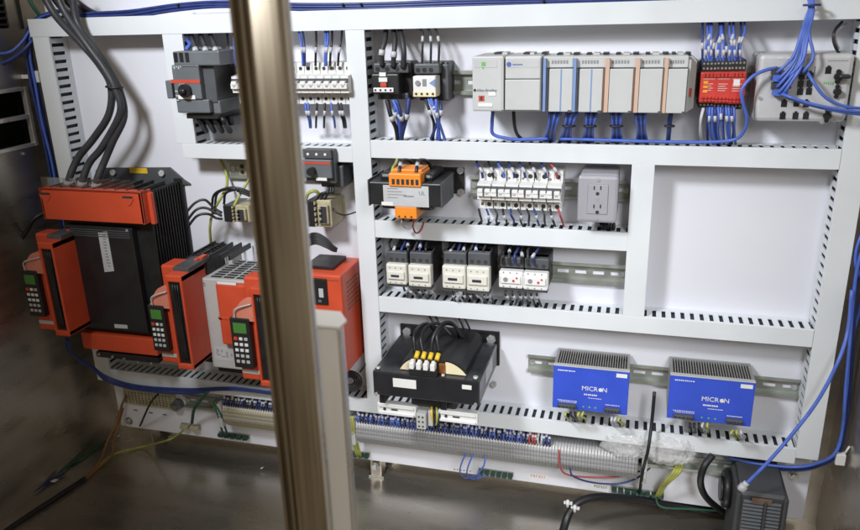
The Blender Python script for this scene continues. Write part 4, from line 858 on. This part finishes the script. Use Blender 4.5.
# wires of the motor switch and breakers
G = 'grey wires above the large motor switch'
for k in range(3): wire([(191+9.5*k, 34, .02), (193+10*k, 42, -.005), (195.5+10*k, 50, -.02), (196+10*k, 57, -.025)], .0036, 'grey_cable', '%s grey wire with white sleeve above the large motor switch' % ['left', 'middle', 'right'][k], group=G, sleeve=.62)
wire([(186, 40, .02), (190, 44, .0), (186, 50, -.01)], .003, 'blue_wire', 'short blue wire above the left end of the large motor switch')
G = 'black cables under the large motor switch'
for k in range(4): wire([(196+8*k, 116, -.02), (200+8*k, 121, -.024), (203+8*k, 126, -.01), (206+8*k, 131, .015)], .0042, 'black_wire', '%s black cable under the large motor switch' % ORD[k], group=G)
G = 'thin wires above the breakers beside the post'
for k, (x, dx, m) in enumerate(((299, 4, 'blue_wire'), (303, 2, 'navy_wire'), (316.5, -1, 'black_wire'), (326, -1, 'blue_wire'), (329, -3, 'blue_wire'), (333, -3, 'black_wire'), (343, -5, 'black_wire'))):
    wire([(x-1, 27, .022), (x+dx*.3, 38, .0), (x+dx*.8, 52, -.006), (x+dx, 66, -.004)], .0017, m, '%s thin wire from the left above the breakers right of the post' % ORD[k], group=G, sleeve=.6)
G = 'thin wires below the breakers beside the post'
for k, (x, dx, m) in enumerate(((305, 5, 'blue_wire'), (308, 3, 'blue_wire'), (317, -1, 'black_wire'), (325, -1, 'black_wire'), (331, 4, 'blue_wire'), (338, 6, 'black_wire'), (341, 5, 'black_wire'))):
    wire([(x, 103, -.004), (x+dx*.3, 112, -.006), (x+dx*.8, 120, .0), (x+dx, 127.5, .016)], .0017, m, '%s thin wire from the left below the breakers right of the post' % ORD[k], group=G, sleeve=.3)
G = 'thin wires above the breakers left of the post'
for k in range(3): wire([(227+6*k, 32, .022), (228+6*k, 45, .0), (230+6*k, 66, -.004)], .0017, ['black_wire', 'blue_wire', 'black_wire'][k], '%s thin wire above the breakers left of the post' % ORD[k], group=G)
# wires of the black contactor and overload relay
G = 'thick dark grey wires above the black contactor'
for k, p_ in enumerate(([(386, 26, .024), (385, 40, .0), (382, 52, -.008), (382, 66, -.004)], [(393, 26, .024), (395, 40, .0), (394, 54, -.008), (393, 67, -.004)], [(399, 26, .024), (402, 38, .0), (404, 52, -.008), (403, 68, -.004)])):
    wire(p_, .0036, 'grey_cable', '%s thick dark grey wire rising from the black contactor' % ['left', 'middle', 'right'][k], group=G, sleeve=.62 if k < 2 else None, n=10)
G = 'thin dark wires above the overload relay'
for k, x in enumerate((419, 427.5, 435.5)): wire([(x-4+k, 25.5, .026), (x+3-k, 31, .004), (x+3.5, 44, -.004), (x+3, 66, .0)], .0017, 'grey_cable', '%s thin dark wire rising from the overload relay' % ORD[k], group=G, sleeve=.5)
G = 'wires below the black contactor'
for k, (p_, m, r_) in enumerate((([(387, 100, -.008), (391, 116, -.010), (396, 128, .0), (398, 140, .014)], 'black_wire', .0034), ([(393, 100, -.010), (399, 114, -.012), (400, 128, .0), (400, 140, .014)], 'blue_wire', .0024), ([(397, 101, -.012), (401, 116, -.012), (402, 128, .0), (402, 140, .014)], 'navy_wire', .0026), ([(409, 98, .0), (407, 114, -.004), (403, 130, .0), (400.5, 141, .014)], 'navy_wire', .0034), ([(396, 100, -.008), (395, 112, -.010), (399, 126, .0), (399, 140, .016)], 'blue_wire', .0022))):
    wire(p_, r_, m, '%s wire from the left running down from the black contactor' % ORD[k], group=G, sleeve=.35)
G = 'wires below the overload relay'
for k, (p_, m) in enumerate((([(425, 98, -.01), (430, 112, -.012), (434, 124, .0), (433, 139, .016)], 'black_wire'), ([(431, 98, -.012), (435, 112, -.014), (438, 126, .0), (440, 140, .014)], 'blue_wire'), ([(436, 99, -.012), (437, 115, -.014), (441, 128, .0), (445, 140, .014)], 'blue_wire'), ([(440, 102, -.005), (441, 112, -.01), (436, 126, .0), (431, 139, .016)], 'navy_wire'), ([(428, 99, -.012), (434, 108, -.014), (439, 118, -.004), (437, 140, .014)], 'blue_wire'))):
    wire(p_, .0021, m, '%s wire from the left running down from the overload relay' % ORD[k], group=G, sleeve=.3)
# wires of the controller
wire([(493, 111, -.015), (492, 124, -.01), (493, 134, -.004), (505, 138, -.002), (520, 139.5, .002), (548, 138.5, .004)], .0024, 'blue_wire', 'blue wire curling from the left controller module along the duct')
wire([(513.5, 111, -.015), (514.5, 125, -.012), (517, 134, -.004), (522, 139.5, .012)], .0023, 'black_wire', 'black wire falling from the processor module into the duct')
for j, (xt, xb_, n_) in enumerate(((556, 549, 7), (573, 565, 7), (592, 588, 7), (616, 617, 7), (640, 642, 7))):
    for k in range(n_):
        f_ = (k-(n_-1)/2)/(n_-1)
        wire([(xt+f_*13, 109, -.018), (xt*.6+xb_*.4+f_*8, 121, -.020), (xt*.3+xb_*.7+f_*7, 130, -.010), (xb_+f_*11, 141+.4*j, .014)], .0017, 'navy_wire' if k % 3 else 'blue_wire', 'dark blue wire in the %s bundle under the striped controller modules' % ORD[j], group='dark blue wire bundles under the controller, %s from the left' % ORD[j], n=6, sub=4)
    if j in (1, 2, 3): tie(xt*.5+xb_*.5, 126, -.016, .0075, .0045, 'black tie round the %s dark blue bundle under the controller' % ORD[j])
wire([(671, 113, -.02), (669.5, 122, -.016), (669, 131, -.006), (668, 142, .012)], .0028, 'navy_wire', 'single dark blue cable under the last striped module'); tie(669.5, 126, -.014, .0055, .0035, 'black tie on the single cable under the last module')
# safety relay wires
G = 'blue wires above the red safety relays'
for k in range(14):
    x = 703+k*2.9; t_ = random.uniform(-3, 5); wire([(x+t_, 20.5, .022), (x+t_*1.1, 32, -.002), (x+jit(1.2), 46, -.008), (x+jit(.5), 66, -.006)], .0015, 'blue_wire' if k % 4 else 'navy_wire', '%s blue wire from the left above the red safety relays' % ORD[k], group=G, sleeve=[random.uniform(.45, .62), .75] if k % 2 else random.uniform(.5, .7), n=6, sub=5)
G = 'blue wires below the red safety relays'
for k in range(11):
    x = 707+k*2.7; wire([(x, 107, -.012), (x+jit(1), 118, -.014), (x+jit(1.5)+1, 130, -.004), (x+jit(2)+2, 144, .014)], .0016, 'blue_wire' if k % 3 else 'navy_wire', '%s blue wire from the left below the red safety relays' % ORD[k], group=G, sleeve=random.uniform(.2, .4) if k % 2 else None, n=6, sub=5)
G = 'pale wires below the left red relay'
for k in range(2): wire([(704-k, 108, -.012), (701-k*.5, 120, -.016), (700+k, 132, -.008), (702+k, 144, .014)], .0014, 'white_wire', '%s pale wire hanging below the left red relay' % ORD[k], group=G)
wire([(777, 68, -.020), (766, 70, -.026), (752, 77, -.03), (742, 90, -.032), (743, 103, -.03), (747, 118, -.024), (744, 131, -.014), (733, 140, -.006), (700, 142.2, -.001), (650, 141.5, .0), (600, 140.0, .001), (560, 138.8, .004)], .0021, 'blue_wire', 'blue cable looping from the network switch past the red relays along the duct', 'cable', 'data_cable')
# switch cables
G = 'blue network cables rising from the switch'
srcs = [(776, 70), (777, 77), (776, 84), (782, 90), (786, 84), (777, 90), (785, 76), (801, 70)]
for k, (x, y) in enumerate(srcs):
    f_ = (k-3.5)/7.
    wire([(x, y+3, -.017), (x+4, y, -.028), ((x+17+3*f_)*.6+(800+8*f_)*.4, y*.55+18, -.028), (805+8*f_, 34, -.022), (809+6*f_, 18, -.022), (811.5+3.5*f_, 6, -.018), (809+5*f_, -8, -.010)], .0018, 'blue_wire', '%s blue network cable rising from the switch sockets over the top duct' % ORD[k], 'cable', 'data_cable', G)
tie(812, 5, -.018, .0085, .008, 'dark tie round the blue network cables above the switch', 'navy_wire')
G = 'blue network cables leaving the switch to the right'
for k, p_ in enumerate(([(806, 70, -.018), (812, 80, -.034), (822, 94, -.036), (833, 102, -.034), (848, 107, -.03), (870, 109, -.02)], [(777, 92, -.018), (790, 97, -.034), (808, 103, -.036), (830, 108, -.034), (850, 111, -.03), (870, 113, -.02)], [(780, 94, -.018), (795, 100, -.030), (815, 106, -.032), (832, 110, -.032), (850, 113, -.028), (870, 115.5, -.02)])):
    wire(p_, .0019, 'blue_wire', '%s blue network cable leaving the switch to the right edge' % ['upper', 'middle', 'lower'][k], 'cable', 'data_cable', G)
for k, (x, y) in enumerate(((776, 71), (777, 78), (776, 86), (783, 91), (786, 85), (777, 92), (802, 71))):
    c = at(x, y, -.018); o = MB().box(c.x-.005, c.x+.005, -.024, -.013, c.z-.004, c.z+.004, .0006).build('cable_plug', 'blue_wire' if k % 2 else 'grey_cable'); tag(o, 'small plug in the network switch sockets under the blue cables', 'plug', 'plugs in the network switch')
wire([(842, 22, .02), (835, 30, .0), (833.5, 40, -.004), (837, 50, -.002), (842, 56, .02)], .0017, 'black_wire', 'thin dark wire hooking from the top duct behind the switch'); wire([(846, 24, .022), (837, 31, .004), (835.5, 40, .0), (839, 49, .0)], .0014, 'white_wire', 'thin white wire beside the dark hook above the switch')
# row 2 wires
wire([(398, 156, .02), (396, 163, -.02), (393, 168, -.04), (392, 174, -.05)], .0022, 'ground_wire', 'yellow green wire entering the orange upper terminals')
G = 'black wires arching behind the orange upper terminals'
for k, x in enumerate((402, 419)): wire([(x+14, 170, .0), (x+8, 161, -.01), (x, 160.5, -.03), (x-2, 167, -.045), (x-3, 173, -.05)], .0024, 'black_wire', '%s black wire arching into the orange upper terminals' % ['left', 'right'][k], group=G, sleeve=.66)
wire([(401, 217, -.05), (402, 223, -.048), (404, 227, -.02), (410, 228, -.01), (414, 224, .004)], .0012, 'white_wire', 'thin pale wire hanging from the orange lower terminals')
wire([(414, 221, -.04), (413, 227, -.03), (416, 233, -.012), (421, 230, -.008), (424, 222, .0)], .0012, 'red_wire', 'thin red wire loop hanging over the duct under the orange terminals')
G = 'wires above the double white breakers'
for k in range(8):
    x = 480+k*10.6; m = ['navy_wire', 'black_wire', 'blue_wire', 'navy_wire', 'navy_wire', 'black_wire', 'navy_wire', 'red_wire'][k]
    wire([(x-2+jit(2), 157.5, .026), (x-2+jit(1.5), 164, .006), (x+1, 170, -.0), (x+3, 178, .0)], .0018, m, '%s wire from the left above the double white breakers' % ORD[k], group=G, n=6, sleeve=.6)
G = 'wires below the double white breakers'
for k in range(11):
    x = 480+k*8.0; m = 'red_wire' if k == 10 else ['black_wire', 'navy_wire', 'grey_cable'][k % 3]
    wire([(x-1+jit(1), 209, .002), (x+jit(1.5), 215, -.004), (x+jit(2)+1, 221, .005), (x+jit(2)+2, 227.5, .02)], .0016, m, '%s wire from the left below the double white breakers' % ORD[k], group=G, n=6, sleeve=.35 if k % 2 else None)
G = 'black wires under the outlet box'
for k in range(5): wire([(600+3.4*k, 222, .01), (602+3*k, 226, .004), (603+2.6*k, 230, .012)], .0022, 'black_wire', '%s black wire under the grey outlet box' % ORD[k], group=G, n=6)
# row 3 wires
for g_, x0_, n_, y0_, ye in (('first contactor pair', 389, 7, 239, 256), ('middle contactor pair', 445, 7, 242, 257), ('small relay pair', 503, 6, 246, 262)):
    for k in range(n_):
        x = x0_+k*6.2; wire([(x+4+jit(2.5), y0_-.5+k*.2, .026), (x+2+jit(2), y0_+4, .0), (x+jit(1), y0_+10, -.014), (x, ye+2, -.014)], .0019, ['black_wire', 'grey_cable', 'navy_wire'][k % 3], '%s wire from the left above the %s' % (ORD[k], g_), group='wires above the '+g_, n=6, sleeve=random.uniform(.35, .6) if k % 2 else None)
for g_, x0_, n_, y0_ in (('first contactor pair', 403, 5, 285), ('middle contactor pair', 452, 7, 289), ('small relay pair', 506, 6, 290)):
    for k in range(n_):
        x = x0_+k*(6.2 if n_ > 5 else 7); m = ['grey_cable', 'white_wire', 'grey_cable'][k % 3] if g_ != 'small relay pair' else 'black_wire'
        wire([(x, y0_-.5, -.012), (x+jit(1.5), y0_+5, -.016), (x+3+jit(2), y0_+10, -.004), (x+4+jit(2), y0_+15+k*.6, .016)], .0017, m, '%s wire from the left below the %s' % (ORD[k], g_), group='wires below the '+g_, n=6, sleeve=.4)
# row 4 wires
G = 'black wires looping over the big transformer'
for k, (p_) in enumerate(([(415, 353, -.07), (414, 336, -.06), (420, 326, -.03), (428, 324, -.01), (434, 330, .0)], [(423, 353, -.07), (421, 338, -.06), (428, 326, -.035), (440, 324, -.02), (452, 336, -.02)], [(431, 353, -.07), (433, 338, -.062), (441, 325, -.045), (452, 323, -.03), (463, 338, -.02)], [(439, 353, -.07), (437, 335, -.06), (445, 324, -.03), (456, 327, -.015), (460, 340, .0)])):
    wire(p_, .0026, 'black_wire', '%s black wire looping over the big transformer, from the left' % ORD[k], group=G)
G = 'thin grey wires from the duct down behind the big transformer'
for k, x in enumerate((431, 437, 459, 465)): wire([(x-3, 314, .03), (x, 319, .02), (x+3, 325, .02), (x+5, 330, .03)], .0016, 'grey_cable', '%s thin grey wire behind the big transformer' % ORD[k], group=G, n=6)
for j, (xx, yy, nm) in enumerate(((566, 413, 'left'), (612, 418, 'left'), (690, 424, 'right'), (733, 431, 'right'))):
    wide = j % 2 == 0
    for k in range(5 if wide else 3):
        m = random.choice(['ground_wire', 'black_wire', 'black_wire', 'white_wire']) if wide else random.choice(['ground_wire', 'white_wire', 'white_wire'])
        x = xx+k*(4.4 if wide else 4); wire([(x, yy-1, -.030), (x+jit(2), yy+3, -.034), (x+2+jit(3), yy+6, -.01), (x+2+jit(2), yy+9, .02)], .0018, m, 'short wire from the %s terminal plug of the %s blue supply into the duct' % ('wide' if wide else 'narrow', nm), group='short wires under the %s blue supply, %s plug' % (nm, 'wide' if wide else 'narrow'), n=6)
# bottom wires
G = 'blue wire loops under the long terminal row'
for k, p_ in enumerate(([(466, 454, .0), (462, 462, -.002), (460, 472, .01), (466, 478, .03), (480, 474, .03)], [(473, 455, .0), (469, 464, -.002), (467, 474, .01), (474, 479, .03), (486, 475, .03)], [(485, 456, .0), (484, 465, -.002), (478, 474, .01), (476, 479, .03)])): wire(p_, .0013, 'blue_wire', '%s thin blue wire loop above the middle green earth terminals' % ORD[k], group=G)
wire([(559, 450, .0), (560, 466, -.003), (566, 474, .0), (585, 477, .01), (615, 477, .02), (640, 471, .02)], .0014, 'red_wire', 'thin red wire sagging below the right end of the terminals'); wire([(570, 468, .0), (573, 476, -.002), (590, 482, .01), (615, 484, .02), (635, 479, .02), (650, 468, .02)], .0014, 'navy_wire', 'thin blue wire sagging below the right end of the terminals')
G = 'yellow green wires at the right earth terminals'
for k in range(3): wire([(677+3*k, 465, .012), (672+3*k, 474, .0), (662+2*k, 485, .01), (656+2*k, 496, .03)], .0022, 'ground_wire', '%s yellow green wire at the right earth terminals' % ORD[k], group=G)
wire([(656, 497, .032), (658, 504, .03), (666, 508, .03), (690, 509, .04), (720, 511, .05)], .0018, 'green_wire', 'dark green wire along the lower right panel edge')
G = 'yellow green wires close right of the post'
for k in range(3): wire([(348+2.2*k, 416, .0), (350+2*k, 430, -.002), (353+2*k, 442, .012), (357+2*k, 456, .03)], .0020, 'ground_wire', '%s yellow green wire close right of the post' % ORD[k], group=G)
G = 'dark green wires into the dim earth terminals'
for k in range(2): wire([(212+3*k, 402, .0), (218+3*k, 415, -.002), (221+4*k, 427, .01), (224+4*k, 436, .03)], .0018, 'green_wire', '%s dark green wire into the dim earth terminals' % ORD[k], group=G)
wire([(208, 391, -.014), (200, 401, -.006), (194, 410, .01), (192, 423, .03)], .0028, 'green_wire', 'dark green wire curving to the worn earth clamps')
G = 'dark blue cables sagging under the drives'
for k in range(3): wire([(66+k, 338+k, -.06), (69+k*2, 352+k*1.5, -.045), (88+k*3, 363+k*3.4, -.028), (108, 377+k*2.4, -.016), (140, 386+k*2, -.012), (190, 389+k*2.2, -.012), (235, 388+k*1.8-(4 if k == 2 else 0), -.012), (300, 396+k*1.6, -.01)], .0019, 'navy_wire', '%s dark blue cable sagging under the drives across the bottom duct' % ['upper', 'middle', 'lower'][k], 'cable', 'data_cable', G)
wire([(158, 394, -.008), (150, 404, .0), (140, 426, .036)], .0018, 'black_wire', 'thin dark wire crossing the pierced plate')
wire([(712.5, 455, .0), (704, 467, -.012), (700.5, 482, -.012), (706, 497, .0), (722, 511, .02), (735, 517, .03)], .0050, 'black_wire', 'thick black cable curving from the bottom duct behind the heater', 'cable', 'power_cable', n=12)
wire([(560, 545, -.06), (565, 524, -.05), (571, 510, -.035), (583, 500, -.02), (605, 497, .0), (640, 500, .03), (680, 506, .05), (725, 513, .06)], .0062, 'black_wire', 'thick black cable on the floor below the right earth terminals', 'cable', 'power_cable', n=12)
for k, (x, y) in enumerate(((568, 502), (575, 507))): c = at(x, y, -.034); o = MB().box(c.x-.006, c.x+.007, c.y-.004, c.y, c.z-.002, c.z+.002, .0006).cyl((c.x, c.y-.006, c.z-.004), (c.x, c.y-.006, c.z+.007), .0022).build('cable_clip', 'white'); tag(o, 'white clip on the thick black floor cable, %s one' % ['upper', 'lower'][k], 'cable clip', 'white clips on the floor cable')
# right side cables
wire([(852, 290, -.01), (848, 330, -.02), (838, 362, -.04), (818, 400, -.05), (794, 432, -.06), (768, 462, -.07), (744, 486, -.075)], .0024, 'blue_wire', 'blue network cable with a bare plug hanging over the heater', 'cable', 'data_cable')
p0, p1 = at(747, 482.5, -.074), at(740, 489.5, -.077); d_ = (p1-p0).normalized(); o = MB().cyl(p0, p0+d_*.006, .0042, 10).cyl(p0+d_*.005, p1, .0065, 4).build('network_plug', 'white_wire'); tag(o, 'clear white plug at the end of the hanging blue cable', 'plug'); MB().cyl(p1, p1+d_*.001, .0048, 4).build('contact', 'grey_paper', o)
G = 'blue network cables down the right wall'
for k, p_ in enumerate(([(868, 236, .0), (858, 265, .0), (853, 300, .0), (850, 340, .0), (846, 385, .0), (843, 425, -.005), (836, 452, -.01), (818, 463, -.005), (795, 467, .005), (760, 464, .01), (728, 458, .02)], [(872, 290, .01), (858, 272, .005), (856, 250, .005), (866, 225, .01)], [(864, 250, .01), (856, 290, .01), (853, 340, .01), (850, 390, .01), (845, 430, .0), (838, 455, -.004), (818, 466, .0), (796, 470, .01), (756, 467, .02)], [(862, 300, .015), (851, 345, .012), (847, 395, .012), (842, 432, .006), (836, 452, .0)])):
    wire(p_, .0023, 'blue_wire' if k != 2 else 'navy_wire', ['front blue network cable down the right wall turning left over the heater', 'blue cable loop at the right edge of the photo', 'darker blue cable down the right wall turning left over the heater', 'short blue cable down the right wall ending at the white tie'][k], 'cable', 'data_cable', G)
c = at(840, 457, -.006); o = MB().box(c.x-.006, c.x+.006, c.y-.006, c.y+.004, c.z-.010, c.z+.007, .001).cyl((c.x+.004, c.y, c.z+.004), (c.x+.008, c.y-.004, c.z+.020), .0014, 6).build('cable_mount', 'white'); tag(o, 'white cable tie mount holding the blue cables at the lower right', 'cable mount')
# floor cables and scraps
def fl(x, y, h=.004): return onz(x, y, ZF+h)
wire([fl(-8, 541), fl(20, 521), fl(52, 500), fl(85, 478.5)], .0042, 'black_wire', 'dark sheathed cable across the floor at the lower left', 'cable', 'power_cable', world=True, n=10)
G = 'bare brown cores leaving the dark floor cable'
wire([fl(83, 480), fl(95, 468, .006), fl(102, 457, .012), at(108, 440, .0), at(117, 422, .02), at(122, 405, .03), at(126, 396, .035)], .0024, 'brown_wire', 'left brown core rising from the floor cable to the panel', group=G, world=True); wire([fl(84, 480), fl(100, 466, .006), fl(112, 455, .012), at(113, 442, .0), at(118, 428, .02), at(123, 408, .034)], .002, 'brown_wire', 'right brown core rising from the floor cable to the panel', group=G, world=True)
wire([fl(86, 478), fl(104, 461, .005), fl(118, 452.5, .008), fl(145, 446, .006), at(168, 440, -.01), at(180, 433, .02), at(184, 429, .034)], .002, 'ground_wire', 'yellow green core running from the floor cable to the worn clamps', world=True)
wire([fl(-8, 517), fl(22, 498), fl(50, 478), fl(80, 458), fl(108, 440)], .0024, 'green_wire', 'thin green cable along the foot of the left wall', 'cable', 'cable', world=True); wire([fl(-8, 523), fl(20, 502), fl(42, 486), fl(64, 473)], .0022, 'navy_wire', 'thin dark cable beside the green one at the left wall', 'cable', 'cable', world=True)
for lab, x, y, w, d_ in (('bent white tape scrap on the cables at the lower left', 55, 481, .014, .007), ('tiny white scrap on the floor under the panel corner', 119, 436, .006, .004), ('tiny pale scrap on the floor right of the corner', 170, 437, .006, .003), ('tiny pale scrap on the floor near the post', 262, 468.5, .006, .003)):
    c = fl(x, y, .005); tag(MB().prism([(c.x-w/2, c.y-d_/2, c.z), (c.x+w*.2, c.y-d_*.7, c.z+.001), (c.x+w/2, c.y+d_*.2, c.z+.003), (c.x+w*.1, c.y+d_*.5, c.z+.001), (c.x-w*.3, c.y+d_*.6, c.z)], (0, 0, .0008)).build('tape_scrap', 'paper'), lab, 'tape scrap')
